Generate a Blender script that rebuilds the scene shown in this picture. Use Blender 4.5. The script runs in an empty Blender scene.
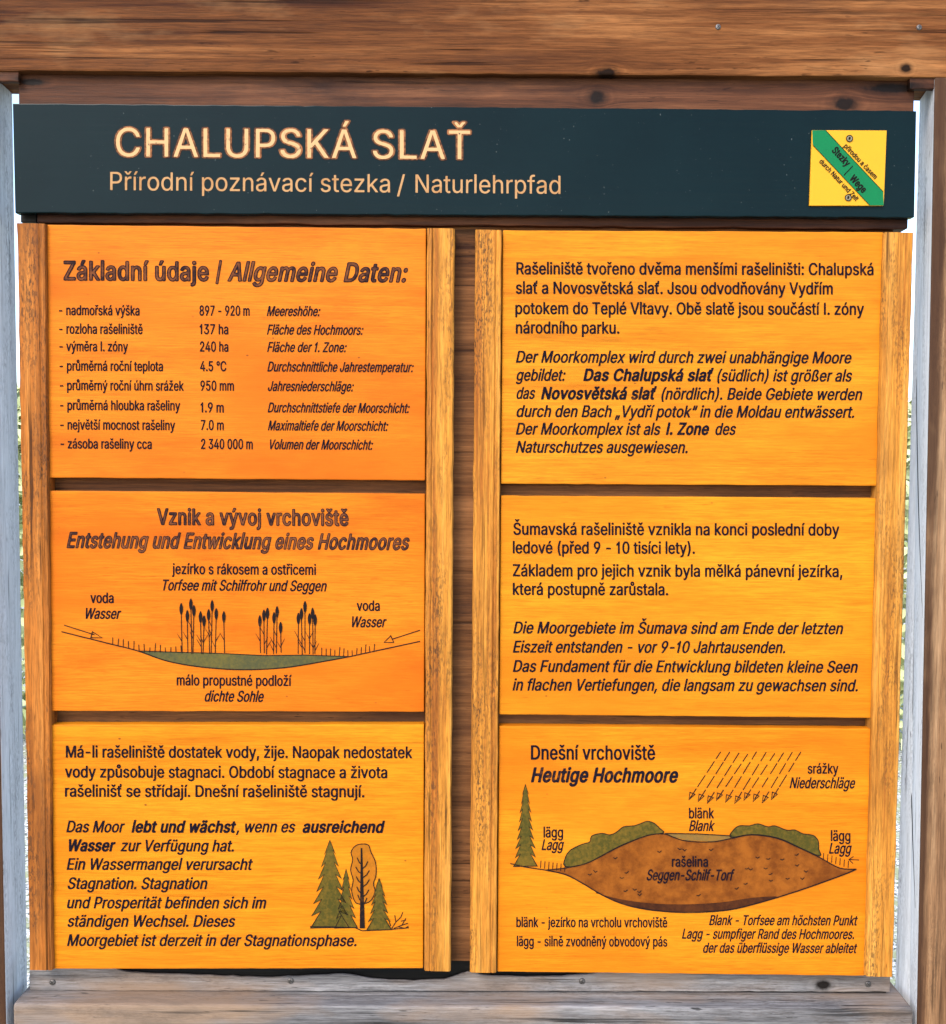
import bpy, bmesh, math, random
from mathutils import Vector, Matrix
from mathutils.geometry import tessellate_polygon
random.seed(7)
S = bpy.context.scene
COL = S.collection

# ---------------------------------------------------------------- camera, sky, sun, exposure
F_PX, CX, CY = 980.0, 473.0, 512.0
ZC = 1.45                                   # height of the middle of the board above the ground
YAW, PITCH, ROLL = 0.002667, -0.049205, 0.006915
CAM = Vector((0.00639, -0.99220, ZC + 0.14650))
_fw = Vector((math.sin(YAW)*math.cos(PITCH), math.cos(YAW)*math.cos(PITCH), math.sin(PITCH)))
_r0 = Vector((math.cos(YAW), -math.sin(YAW), 0)); _u0 = _r0.cross(_fw)
_R = _r0*math.cos(ROLL) + _u0*math.sin(ROLL)
_U = _u0*math.cos(ROLL) - _r0*math.sin(ROLL)
cd = bpy.data.cameras.new("camera"); cam = bpy.data.objects.new("camera", cd); COL.objects.link(cam)
cam.matrix_world = Matrix(((_R.x, _U.x, -_fw.x, CAM.x), (_R.y, _U.y, -_fw.y, CAM.y), (_R.z, _U.z, -_fw.z, CAM.z), (0, 0, 0, 1)))
cd.sensor_fit = 'VERTICAL'; cd.sensor_height = 24.0; cd.lens = 24.0*F_PX/1024.0
cd.clip_start = 0.01; cd.clip_end = 500
S.camera = cam

SUN_EL, SUN_AZ = math.radians(42), math.radians(-150)    # azimuth clockwise from +Y: in front of the board, to its left
W = bpy.data.worlds.new("World"); S.world = W; W.use_nodes = True
_bg = W.node_tree.nodes['Background']
_sky = W.node_tree.nodes.new('ShaderNodeTexSky'); _sky.sky_type = 'NISHITA'; _sky.sun_disc = False
_sky.sun_elevation = SUN_EL; _sky.sun_rotation = SUN_AZ; _sky.dust_density = 1.6; _sky.ozone_density = 1.0
W.node_tree.links.new(_sky.outputs[0], _bg.inputs[0]); _bg.inputs[1].default_value = 0.15
sl = bpy.data.lights.new("sun", 'SUN'); sl.energy = 0.85; sl.angle = math.radians(25); sl.color = (1, .95, .88)
sun = bpy.data.objects.new("sun", sl); COL.objects.link(sun)
_d = Vector((math.sin(SUN_AZ)*math.cos(SUN_EL), math.cos(SUN_AZ)*math.cos(SUN_EL), math.sin(SUN_EL)))
sun.rotation_euler = _d.to_track_quat('Z', 'Y').to_euler(); sun.location = _d*6 + Vector((0, 0, 2))
S.view_settings.view_transform = 'Standard'; S.view_settings.look = 'None'
S.view_settings.gamma = 1; S.view_settings.exposure = 1.9
S.render.engine = 'CYCLES'

# ---------------------------------------------------------------- helpers
def UP(px, py, Y):
    """the point of the upright plane y = Y seen at this place of the measured photograph"""
    d = _fw*F_PX + _R*(px-CX) - _U*(py-CY)
    return CAM + d*((Y-CAM.y)/d.y)

def link(name, me, mats, parent=None, origin=None):
    o = bpy.data.objects.new(name, me); COL.objects.link(o)
    for m in (mats if isinstance(mats, (list, tuple)) else [mats]): me.materials.append(m)
    if parent is not None: o.parent = parent
    return o

def tag(o, label=None, cat=None, group=None, kind=None):
    for k, v in (('label', label), ('category', cat), ('group', group), ('kind', kind)):
        if v: o[k] = v
    return o

def empty(name, label, cat, group=None):
    o = bpy.data.objects.new(name, None); COL.objects.link(o); o.empty_display_size = .05
    return tag(o, label, cat, group)

def bm_obj(name, bm, mats, parent=None, smooth=False):
    bmesh.ops.recalc_face_normals(bm, faces=bm.faces)
    me = bpy.data.meshes.new(name); bm.to_mesh(me); bm.free()
    if smooth:
        for p in me.polygons: p.use_smooth = True
    return link(name, me, mats, parent)

def plank(q, Yf, Yb, bev=.0012, cuts=0, jit=0.0, axis='x', bm=None, seed=0, top=None):
    """timber whose front face has the four measured corners TL, TR, BR, BL; its long edges can be worn uneven"""
    rnd = random.Random(seed)
    bm = bm or bmesh.new()
    c = [UP(x, y, Yf) for x, y in q]
    q0, q1 = q[0][0], q[1][0]
    n = max(1, cuts)
    if axis == 'x': A, B = (c[0], c[1]), (c[3], c[2])
    else: A, B = (c[0], c[3]), (c[1], c[2])
    rings = []
    for i in range(n+1):
        t = i/n
        a = A[0].lerp(A[1], t); b = B[0].lerp(B[1], t)
        if top:                              # a worn upper edge: (x, row) pairs measured along it
            x = q0+(q1-q0)*t
            for (xa, ya), (xb, yb) in zip(top, top[1:]):
                if xa <= x <= xb: a = UP(x, ya+(yb-ya)*(x-xa)/(xb-xa)+rnd.gauss(0, .25), Yf)
        w = (b-a).normalized()
        ja, jb = rnd.gauss(0, jit), rnd.gauss(0, jit)
        a = a + w*ja; b = b + w*jb
        dy = Vector((0, Yb-Yf, 0))
        rings.append([bm.verts.new(v) for v in (a, b, b+dy, a+dy)])
    for i in range(n):
        r, s = rings[i], rings[i+1]
        for k in range(4):
            bm.faces.new((r[k], r[(k+1) % 4], s[(k+1) % 4], s[k]))
    bm.faces.new(rings[0]); bm.faces.new(rings[-1][::-1])
    bmesh.ops.recalc_face_normals(bm, faces=bm.faces)
    if bev:
        es = [e for e in bm.edges if len(e.link_faces) == 2 and e.calc_face_angle(0) > .7]
        bmesh.ops.bevel(bm, geom=es, offset=bev, segments=2, profile=.6, affect='EDGES')
    return bm

def solid(pts8, bev=.002):
    """a timber from its eight corners: front TL TR BR BL, back TL TR BR BL"""
    bm = bmesh.new(); v = [bm.verts.new(p) for p in pts8]
    for f in ((0,1,2,3), (7,6,5,4), (0,4,5,1), (1,5,6,2), (2,6,7,3), (3,7,4,0)): bm.faces.new([v[i] for i in f])
    bmesh.ops.recalc_face_normals(bm, faces=bm.faces)
    if bev: bmesh.ops.bevel(bm, geom=list(bm.edges), offset=bev, segments=2, profile=.6, affect='EDGES')
    return bm

# ---------------------------------------------------------------- materials
class N:
    """short hand for building one node material"""
    def __init__(s, name):
        s.m = bpy.data.materials.new(name); s.m.use_nodes = True
        s.t = s.m.node_tree; s.b = s.t.nodes['Principled BSDF']
        s.co = s.t.nodes.new('ShaderNodeTexCoord').outputs['Object']
    def put(s, sock, v):
        if hasattr(v, 'is_linked') or isinstance(v, bpy.types.NodeSocket): s.t.links.new(v, sock)
        elif isinstance(v, (tuple, list)) and len(v) == 3 and sock.type == 'RGBA': sock.default_value = (*v, 1)
        else: sock.default_value = v
    def math(s, op, a, b=0.0, c=0.0, clamp=False):
        n = s.t.nodes.new('ShaderNodeMath'); n.operation = op; n.use_clamp = clamp
        s.put(n.inputs[0], a); s.put(n.inputs[1], b); s.put(n.inputs[2], c); return n.outputs[0]
    def vmath(s, op, a, b):
        n = s.t.nodes.new('ShaderNodeVectorMath'); n.operation = op
        s.put(n.inputs[0], a); s.put(n.inputs[1], b)
        return n.outputs['Value'] if op in ('LENGTH', 'DOT_PRODUCT') else n.outputs[0]
    def map(s, v, sc, loc=(0, 0, 0)):
        n = s.t.nodes.new('ShaderNodeMapping'); s.put(n.inputs['Vector'], v)
        n.inputs['Scale'].default_value = sc; n.inputs['Location'].default_value = loc; return n.outputs[0]
    def noise(s, v, scale, detail=4, rough=.55, dist=0.0):
        n = s.t.nodes.new('ShaderNodeTexNoise'); s.put(n.inputs['Vector'], v)
        n.inputs['Scale'].default_value = scale; n.inputs['Detail'].default_value = detail
        n.inputs['Roughness'].default_value = rough; n.inputs['Distortion'].default_value = dist
        return n.outputs['Fac']
    def ramp(s, f, *st):
        n = s.t.nodes.new('ShaderNodeValToRGB'); s.put(n.inputs[0], f); e = n.color_ramp.elements
        while len(e) < len(st): e.new(.5)
        for el, (p, c) in zip(e, st):
            el.position = p; el.color = (*c, 1) if isinstance(c, (tuple, list)) else (c, c, c, 1)
        return n.outputs[0]
    def range(s, f, a, b, lo=0.0, hi=1.0):
        n = s.t.nodes.new('ShaderNodeMapRange'); n.clamp = True; s.put(n.inputs[0], f)
        for i, v in enumerate((a, b, lo, hi)): n.inputs[1+i].default_value = v
        return n.outputs[0]
    def mix(s, f, a, b, mode='MIX'):
        n = s.t.nodes.new('ShaderNodeMix'); n.data_type = 'RGBA'; n.blend_type = mode
        s.put(n.inputs[0], f); s.put(n.inputs[6], a); s.put(n.inputs[7], b); return n.outputs[2]
    def bump(s, h, strength=.3, dist=.001):
        n = s.t.nodes.new('ShaderNodeBump'); s.put(n.inputs['Height'], h)
        n.inputs['Strength'].default_value = strength; n.inputs['Distance'].default_value = dist
        s.t.links.new(n.outputs[0], s.b.inputs['Normal'])
    def out(s, col, rough=.6, spec=.4, coat=0.0):
        s.put(s.b.inputs['Base Color'], col); s.put(s.b.inputs['Roughness'], rough)
        s.b.inputs['Specular IOR Level'].default_value = spec
        s.b.inputs['Coat Weight'].default_value = coat; s.b.inputs['Coat Roughness'].default_value = .25
        return s.m

def wood(name, dark, mid, light, axis='x', seed=0.0, bands=26, crack=.35, crack_w=.36, speck=0.0, stain=None, stain_lo=.55,
         stain_hi=.75, stain_amt=.6, knots=(), rough=.6, spec=.10, bump=.35, fibre=.25, pale=None, pale_amt=.0, patch=None, coat=0.0, edge=None, pores=0.0):
    n = N(name)
    along = 0 if axis == 'x' else 2; across = 2 if axis == 'x' else 0
    co = n.map(n.co, (1, 1, 1), (seed*1.7, seed*.9, seed*2.3))
    sep = n.t.nodes.new('ShaderNodeSeparateXYZ'); n.put(sep.inputs[0], n.co)
    ksum = None; acr = sep.outputs[across]; ring = None
    for (kx, kz, rx, rz) in knots:          # branches once grew here: dark eye, rings round it, fibres bent round it
        dx = n.math('DIVIDE', n.math('SUBTRACT', sep.outputs[0], kx), rx)
        dz = n.math('DIVIDE', n.math('SUBTRACT', sep.outputs[2], kz), rz)
        d2 = n.math('ADD', n.math('MULTIPLY', dx, dx), n.math('MULTIPLY', dz, dz))
        e = n.math('EXPONENT', n.math('MULTIPLY', d2, -.35))
        acr = n.math('SUBTRACT', acr, n.math('MULTIPLY', n.math('MULTIPLY', n.math('SUBTRACT', sep.outputs[across], kz if axis == 'x' else kx), e), .75))
        w = n.math('ADD', n.math('SQRT', d2), n.math('MULTIPLY', n.math('SUBTRACT', n.noise(n.co, 160, 3), .5), .7))
        eye = n.range(w, .55, 1.25, 1, 0)
        ksum = eye if ksum is None else n.math('MAXIMUM', ksum, eye)
        rg = n.math('MULTIPLY', n.math('SINE', n.math('MULTIPLY', w, 9.0)), n.range(d2, .3, 6, .16, 0))
        ring = rg if ring is None else n.math('ADD', ring, rg)
    comb = n.t.nodes.new('ShaderNodeCombineXYZ')
    n.put(comb.inputs[along], sep.outputs[along]); n.put(comb.inputs[across], acr); n.put(comb.inputs[1], sep.outputs[1])
    wob = n.noise(n.map(comb.outputs[0], tuple(1.6 if i == along else (5 if i == across else 2) for i in range(3)), (seed, seed, seed)), 1.5, 2)
    def st(al, ac, off=0.0):
        v = n.map(comb.outputs[0], tuple(al if i == along else ac for i in range(3)), (seed*3.1+off, seed*1.3+off, seed*2.7+off))
        return v
    a = n.math('ADD', n.math('MULTIPLY', n.noise(st(1.6, bands), 1.0, 4, .6, .5), .55), n.math('MULTIPLY', n.noise(st(4, bands*7, 1), 1.0, 4, .7, .3), .45))
    a = n.math('ADD', n.math('MULTIPLY', n.math('SUBTRACT', a, .5), 1.35), .5)
    a = n.math('ADD', a, n.math('MULTIPLY', n.math('SUBTRACT', wob, .5), .35))
    if ring is not None: a = n.math('ADD', a, n.math('MULTIPLY', ring, .22))
    col = n.ramp(a, (.28, dark), (.5, mid), (.72, light))
    fb = n.noise(st(38, 760, 3), 1.0, 3, .7)
    col = n.mix(fibre, col, n.ramp(fb, (.34, .15), (.6, 1.3)), 'MULTIPLY')
    if patch:
        pc, lo, hi, amt = patch
        col = n.mix(n.range(n.noise(st(3.2, 9, 7), 1.0, 4, .6), lo, hi, 0, amt), col, pc)
    if pale:
        col = n.mix(n.range(n.noise(st(5, 14, 11), 1.0, 5, .65), .55, .75, 0, pale_amt), col, pale)
    if stain:
        col = n.mix(n.range(n.noise(st(4.5, 16, 17), 1.0, 6, .65), stain_lo, stain_hi, 0, stain_amt), col, stain)
    ck = n.noise(st(5, 210, 23), 1.0, 2, .5)
    ckm = n.math('MULTIPLY', n.range(ck, crack_w-.07, crack_w, 1, 0), n.range(n.noise(st(6, 20, 29), 1.0, 3), .4, .62))
    col = n.mix(n.math('MULTIPLY', ckm, crack), col, tuple(x*.18 for x in dark))
    ds = n.noise(st(55, 420, 27), 1.0, 2, .5)          # short dark checks
    dsm = n.math('MULTIPLY', n.range(ds, .66, .72), n.range(n.noise(st(7, 18, 33), 1.0, 3), .42, .60))
    col = n.mix(n.math('MULTIPLY', dsm, crack), col, tuple(x*.25 for x in dark))
    if speck:
        sp = n.noise(st(190, 640, 31), 1.0, 2, .6)
        wear = n.range(n.noise(st(7, 46, 37), 1.0, 5, .65), .44, .66)
        spm = n.math('MULTIPLY', n.range(sp, .49, .58), wear)
        col = n.mix(n.math('MULTIPLY', spm, speck), col, (.035, .018, .010))
    if pores:                                           # small dents and dark flecks
        vo = n.t.nodes.new('ShaderNodeTexVoronoi'); n.put(vo.inputs['Vector'], n.map(n.co, (38, 38, 60), (seed, seed, seed))); vo.inputs['Scale'].default_value = 1.0
        sz = n.noise(n.co, 31, 2)
        pm = n.math('MULTIPLY', n.range(vo.outputs['Distance'], .035, .07, 1, 0), n.range(sz, .55, .62))
        col = n.mix(n.math('MULTIPLY', pm, pores), col, (.06, .018, .006))
    if edge:
        ex, ew = edge; u = n.math('ADD', n.math('SUBTRACT', sep.outputs[0], ex), n.math('MULTIPLY', n.math('SUBTRACT', n.noise(st(9, 60, 41), 1.0, 4, .6), .5), ew*1.2))
        em = n.math('MULTIPLY', n.range(u, ew*.55, ew*1.05, 1, 0), n.range(n.noise(st(5, 12, 43), 1.0, 4), .25, .48))
        col = n.mix(n.math('MULTIPLY', em, .88), col, (.030, .012, .006))
    if ksum is not None: col = n.mix(n.math('MULTIPLY', ksum, .96), col, (.004, .002, .0012))
    n.bump(n.math('ADD', n.math('MULTIPLY', fb, .5), n.math('SUBTRACT', n.math('MULTIPLY', a, .6), ckm)), bump, .0012)
    return n.out(col, n.range(fb, .3, .7, rough-.08, rough+.1), spec, coat)

def dim(c, f): return tuple(x*f for x in c)
def kn(px, py, Y, rx, rz):
    p = UP(px, py, Y); return (p.x, p.z, rx, rz)

Y_FRAME, Y_RAIL, Y_BACK = -.004, .020, .055
M = {}
M['beam'] = wood('brown_beam_wood', (.034, .010, .004), (.108, .037, .011), (.23, .092, .030), 'x', 1.0, 22, .75, .40, 0, (.05, .020, .010), .52, .74, .75,
                 knots=[kn(607, 73, Y_FRAME, .012, .006), kn(906, 68, Y_FRAME, .006, .005)], rough=.6, spec=.05, bump=.6, fibre=.42, pale=(.34, .18, .075), pale_amt=.35)
M['crossbar'] = wood('red_brown_rail_wood', (.018, .006, .003), (.066, .023, .010), (.135, .052, .022), 'x', 4.0, 30, .6, .38, 0, (.016, .006, .004), .47, .66, .9,
                     knots=[kn(597, 97, .006, .010, .008), kn(845, 104, .006, .014, .008), kn(893, 88, .006, .030, .0055), kn(32, 82, .006, .016, .004)], rough=.55, bump=.4, fibre=.3)
M['rear'] = wood('brown_backing_wood', (.030, .010, .004), (.115, .046, .015), (.20, .085, .030), 'x', 6.0, 34, .7, .40, 0, (.035, .014, .008), .52, .70, .8,
                 rough=.65, bump=.4, fibre=.3)
M['void_shade_crack'] = wood('void_shade_crack_wood', (.003, .003, .003), (.008, .007, .006), (.014, .012, .010), 'x', 7.0)  # near-black colour paints in the shade of voids; also colours the post crack
M['post'] = wood('stained_post_wood', (.070, .030, .013), (.19, .098, .046), (.30, .18, .095), 'z', 9.0, 30, .7, .40, .5, (.040, .016, .008), .52, .72, .6, rough=.6, bump=.5, fibre=.35, edge=(UP(926, 560, Y_FRAME).x, .013))
M['grey'] = wood('weathered_grey_wood', (.045, .042, .042), (.138, .130, .130), (.25, .24, .238), 'x', 12.0, 40, .85, .41, .25, (.060, .046, .036), .54, .70, .75,
                 knots=[kn(823, 985, Y_RAIL, .010, .006)], rough=.75, spec=.08, bump=.8, fibre=.5, patch=((.21, .135, .085), .46, .62, .8))
M['grey_post'] = wood('weathered_post_side', (.42, .415, .42), (.56, .56, .57), (.64, .64, .65), 'z', 15.0, 34, .9, .38, .45, (.20, .175, .165), .56, .78, .5, rough=.7, spec=.08, bump=.35, fibre=.2)

# ---------------------------------------------------------------- ground and what shows through the gaps
n = N('pale_gravel')
v = n.noise(n.co, 9, 6, .7); g = n.noise(n.co, 60, 3, .7)
c = n.mix(n.range(g, .42, .58), (.75, .74, .70), (.05, .055, .045))
c = n.mix(n.range(v, .45, .6), c, (.30, .31, .17))
M['gravel'] = n.out(c, .9, .2)
bm = bmesh.new(); bmesh.ops.create_grid(bm, x_segments=8, y_segments=8, size=120)
tag(bm_obj('ground', bm, M['gravel']), kind='structure')
n = N('bright_leaf'); M['leaf'] = n.out(n.ramp(n.noise(n.co, 3, 3), (.35, (.34, .38, .16)), (.65, (.52, .54, .30))), .6, .3)
bm = bmesh.new(); rnd = random.Random(3)
for cx in (-2.6, 2.6):
    for i in range(2600):
        th = rnd.uniform(0, 6.283); r = rnd.random()**.5; h = rnd.betavariate(1.6, 1.5)
        wd = 1.0*math.sin(math.pi*min(1, .18+.8*h))*(.75+.25*math.sin(5*th+7*h))
        p = Vector((cx+wd*r*math.cos(th), 4.6+.8*wd*r*math.sin(th), .02+2.0*h))
        d1 = Vector((rnd.gauss(0, 1), rnd.gauss(0, 1), rnd.gauss(0, .6))).normalized(); d2 = d1.orthogonal().normalized()
        s1, s2 = rnd.uniform(.05, .09), rnd.uniform(.02, .035)
        bm.faces.new([bm.verts.new(p+d1*a*s1+d2*b*s2) for a, b in ((-1, 0), (0, -1), (1, 0), (0, 1))])
me = bpy.data.meshes.new('background_foliage'); bm.to_mesh(me); bm.free()
tag(link('background_foliage', me, M['leaf']), 'bright green foliage glimpsed through the narrow gaps beside the posts', 'foliage', kind='stuff')

# ---------------------------------------------------------------- the timber stand
stand = empty('information_stand', 'weathered brown and grey timber frame that carries all the boards', 'sign frame')
stand.location = (0, .025, 0)
def mount(o, parent):                       # keep a mesh modelled in place while it hangs under its thing
    o.parent = parent; o.location = -Vector(parent.location); return o

top = mount(bm_obj('top_beam', plank([(-160, -75), (1100, -66), (1100, 78.5), (-160, 69)], Y_FRAME, .060, .002, 60, .0003, 'x', seed=1), M['beam']), stand)
def post(q_back, q_front, outer_px, name='post'):
    # inner face edges measured at the back (top, bottom) and at the front (top, bottom)
    bt, bb = (UP(*p, Y_BACK) for p in q_back); ft, fb = (UP(*p, Y_FRAME) for p in q_front)
    zt = UP(473, 73, Y_FRAME).z - .0005; zb = 0.0
    def at(a, b, z): return a.lerp(b, (z-a.z)/(b.z-a.z))
    fT, fB, bT, bB = at(ft, fb, zt), at(ft, fb, zb), at(bt, bb, zt), at(bt, bb, zb)
    sgn = 1 if ft.x > 0 else -1
    wv = Vector((sgn*.11, 0, 0))
    if sgn > 0: p8 = [fT, fT+wv, fB+wv, fB, bT, bT+wv, bB+wv, bB]
    else: p8 = [fT+wv, fT, fB, fB+wv, bT+wv, bT, bB, bB+wv]
    bm = solid(p8, .0014)
    for f in bm.faces:
        if f.normal.x*-sgn > .97: f.material_index = 1
    return mount(bm_obj(name, bm, [M['post'], M['grey_post']]), stand)
post([(12.5, 100), (27, 950)], [(-12, 100), (5, 950)], 0)
post([(919.5, 100), (896, 950)], [(934.5, 100), (918.5, 950)], 0)
# bottom beam lies between the posts
zr = UP(473, 993.5, Y_RAIL).z
xl, xr = UP(13, 993, .02).x, UP(905, 993, .02).x
zf = UP(473, 1006, Y_FRAME).z
p8 = [Vector(p) for p in ((xl+.0115, Y_FRAME-.001, zr), (xr-.002, Y_FRAME-.001, zr), (xr-.002, Y_FRAME-.001, zr-.12), (xl+.0115, Y_FRAME-.001, zr-.12), (xl+.0115, Y_BACK-.001, zr), (xr-.002, Y_BACK-.001, zr), (xr-.002, Y_BACK-.001, zr-.12), (xl+.0115, Y_BACK-.001, zr-.12))]
bmo = mount(bm_obj('bottom_beam', solid(p8, .003), M['grey']), stand)
cb = mount(bm_obj('crossbar', plank([(18, 66), (915, 73), (913, 150), (19, 143)], .006, .045, .0015, 50, .0003, seed=2), M['crossbar']), stand)
cb2 = mount(bm_obj('crossbar', plank([(36, 190), (909, 198), (908, 229.2), (37, 222.4)], .0066, .045, .0015, 50, .0004, seed=3), M['crossbar']), stand)
cb3 = mount(bm_obj('crossbar', plank([(29, 950), (891, 957), (890, 991.9), (29.5, 990.9)], Y_RAIL, .0235, .0012, 110, .0002, seed=4, top=[(29, 966), (112, 968), (128, 973), (180, 974.5), (230, 976.5), (262, 978), (300, 976.5), (345, 974), (365, 978), (395, 981), (440, 980.5), (452, 977), (468, 972), (484, 976), (530, 977.5), (570, 976), (596, 973), (650, 971), (891, 969)]), M['grey']), stand); cb3['label'] = 'grey weathered bottom crossbar with four screws'
mount(bm_obj('backing_board', plank([(40, 223.4), (893, 230.4), (880, 964), (46, 957.5)], .0135, .019, 0), M['rear']), stand)
for q_ in ([(910, 74), (938, 75), (938, 89), (910, 88.6)], [(-20, 68), (18.5, 69), (18.5, 81.5), (-20, 81)]):
    mount(bm_obj('corner_filler_block', plank(q_, -.0015, .0055, .001, 8, .0004, seed=9), M['crossbar']), stand)
mount(bm_obj('corner_filler_block', plank([(20.5, 206), (36, 206), (36, 222.5), (20.5, 222.5)], .009, .044, .001, 4, .0004, seed=10), M['void_shade_crack']), stand)  # added filler, its black stands in for the dark gap beside the crossbar
_in = [UP(935, 100, Y_FRAME), UP(918.5, 950, Y_FRAME), UP(919.5, 100, Y_BACK)]; _nn = (_in[1]-_in[0]).cross(_in[2]-_in[0]).normalized()
bm = bmesh.new()
for pts in ([(916, 345), (917, 420), (918.6, 500), (920.6, 560), (923, 618)], [(908, 690), (911, 770), (913, 840), (915.5, 908)]):
    row = []
    for i, (px, py) in enumerate(pts):
        d = UP(px, py, Y_FRAME)-CAM; p_ = CAM+d*((_in[0]-CAM).dot(_nn)/d.dot(_nn))
        w_ = .0022*math.sin(math.pi*(i+.35)/(len(pts)-.3)); off = Vector((-.0003, 0, 0))
        row.append([bm.verts.new(p_+off+Vector((0, -w_/2, 0))), bm.verts.new(p_+off+Vector((0, w_/2, 0)))])
    for a_, b_ in zip(row, row[1:]): bm.faces.new((a_[0], a_[1], b_[1], b_[0]))
pst = [o for o in stand.children if o.name.startswith('post')][1]
ck = bm_obj('crack', bm, M['void_shade_crack']); ck.parent = pst
mount(bm_obj('void_shade_board', plank([(31, 952), (888, 958), (886, 995), (33, 994)], .0262, .034, 0), M['void_shade_crack']), stand)  # added board, black colour paints the shade of the void under the panels
n = N('screw_steel'); M['steel'] = n.out(n.ramp(n.noise(n.co, 900, 3), (.35, (.05, .04, .035)), (.65, (.17, .155, .145))), .55, .5); n.b.inputs['Metallic'].default_value = .7
n = N('screw_recess'); M['recess'] = n.out((.02, .018, .016), .8)
def screw(px, py, Y, r, parent, rot=.4):
    c = UP(px, py, Y); bm = bmesh.new(); rings = []
    for rr, h in ((1, 0), (1, -.16), (.86, -.34), (.5, -.44)):
        rings.append([bm.verts.new(c+Vector((math.cos(a)*r*rr, h*r, math.sin(a)*r*rr))) for a in (k*math.pi/10 for k in range(20))])
    for a, b in zip(rings, rings[1:]):
        for k in range(20): bm.faces.new((a[k], a[(k+1) % 20], b[(k+1) % 20], b[k]))
    bm.faces.new(rings[-1])
    for f in bm.faces: f.smooth = True
    for k in range(2):                      # cross recess
        a = rot+k*math.pi/2; d1 = Vector((math.cos(a), 0, math.sin(a))); d2 = Vector((-math.sin(a), 0, math.cos(a)))
        y = Vector((0, -.46*r-k*.01*r, 0))
        f = bm.faces.new([bm.verts.new(c+d1*u*r*.55+d2*w*r*.12+y) for u, w in ((-1, -1), (1, -1), (1, 1), (-1, 1))]); f.material_index = 1
    o = bm_obj('screw', bm, [M['steel'], M['recess']])
    return mount(o, parent)
for px, py, Y in ((52.5, 982, Y_RAIL), (290.5, 980.5, Y_RAIL), (582, 981, Y_RAIL), (868, 984, Y_RAIL), (718, 27, Y_FRAME), (919, 27.5, Y_FRAME)):
    screw(px, py, Y, .0033 if Y > 0 else .0027, stand, px*.01)

# ---------------------------------------------------------------- battens
BC1 = ((.13, .032, .005), (.29, .090, .013), (.42, .16, .032))
BC2 = ((.22, .062, .009), (.40, .158, .020), (.47, .225, .045))
M['batten'] = [wood('worn_orange_batten', *bc, 'z', 20.0+3.7*k, 60, .8, .40, sp, (.13, .040, .008), .46, .62, sa,
                    rough=.6, bump=.5, fibre=.45, coat=.0) for k, (sp, sa, bc) in enumerate(((.9, .75, BC1), (.8, .35, BC2), (.85, .5, BC2), (.75, .45, BC2)))]
def batten(q, label, k, side):
    # a moulded strip: flat face with a small step along the edge that holds the panels
    bm = bmesh.new(); secs = []
    c = [UP(x, y, -.0055) for x, y in q]
    rnd = random.Random(k+40); nseg = 50
    prof = [(0, .018), (0, .0018), (.05, 0), (.74, 0), (.79, .0009), (.83, .0002), (.965, .0006), (1, .003), (1, .018)]
    if side < 0: prof = [(1-u, d) for u, d in prof][::-1]
    for i in range(nseg+1):
        t = i/nseg; a = c[0].lerp(c[3], t); b = c[1].lerp(c[2], t)
        j0, j1 = rnd.gauss(0, .00025), rnd.gauss(0, .0002)
        ring = []
        for u, d in prof:
            p = a.lerp(b, u)+Vector((j0*(1-u)+j1*u, d, 0))
            ring.append(bm.verts.new(p))
        secs.append(ring)
    m_ = len(prof)
    for i in range(nseg):
        for j in range(m_):
            bm.faces.new((secs[i][j], secs[i][(j+1) % m_], secs[i+1][(j+1) % m_], secs[i+1][j]))
    bm.faces.new(secs[0]); bm.faces.new(secs[-1][::-1])
    return tag(bm_obj('batten', bm, M['batten'][k]), label, 'batten', 'vertical battens that hold the text boards')
batten([(16.3, 223), (45, 223.5), (52.3, 970.5), (29.3, 970)], 'darkest, most worn upright batten, along the left post', 0, 1)
batten([(427, 228), (454.5, 228.5), (450.5, 971.5), (424, 971)], 'pale upright batten right of the reed pond board', 1, -1)
batten([(475.5, 229.5), (502, 230), (496.5, 973), (469.5, 972.5)], 'upright batten left of the board with the peat mound drawing', 2, 1)
batten([(884.5, 232), (914, 232.5), (893, 977), (866, 976.5)], 'upright batten beside the white right post', 3, -1)

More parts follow.
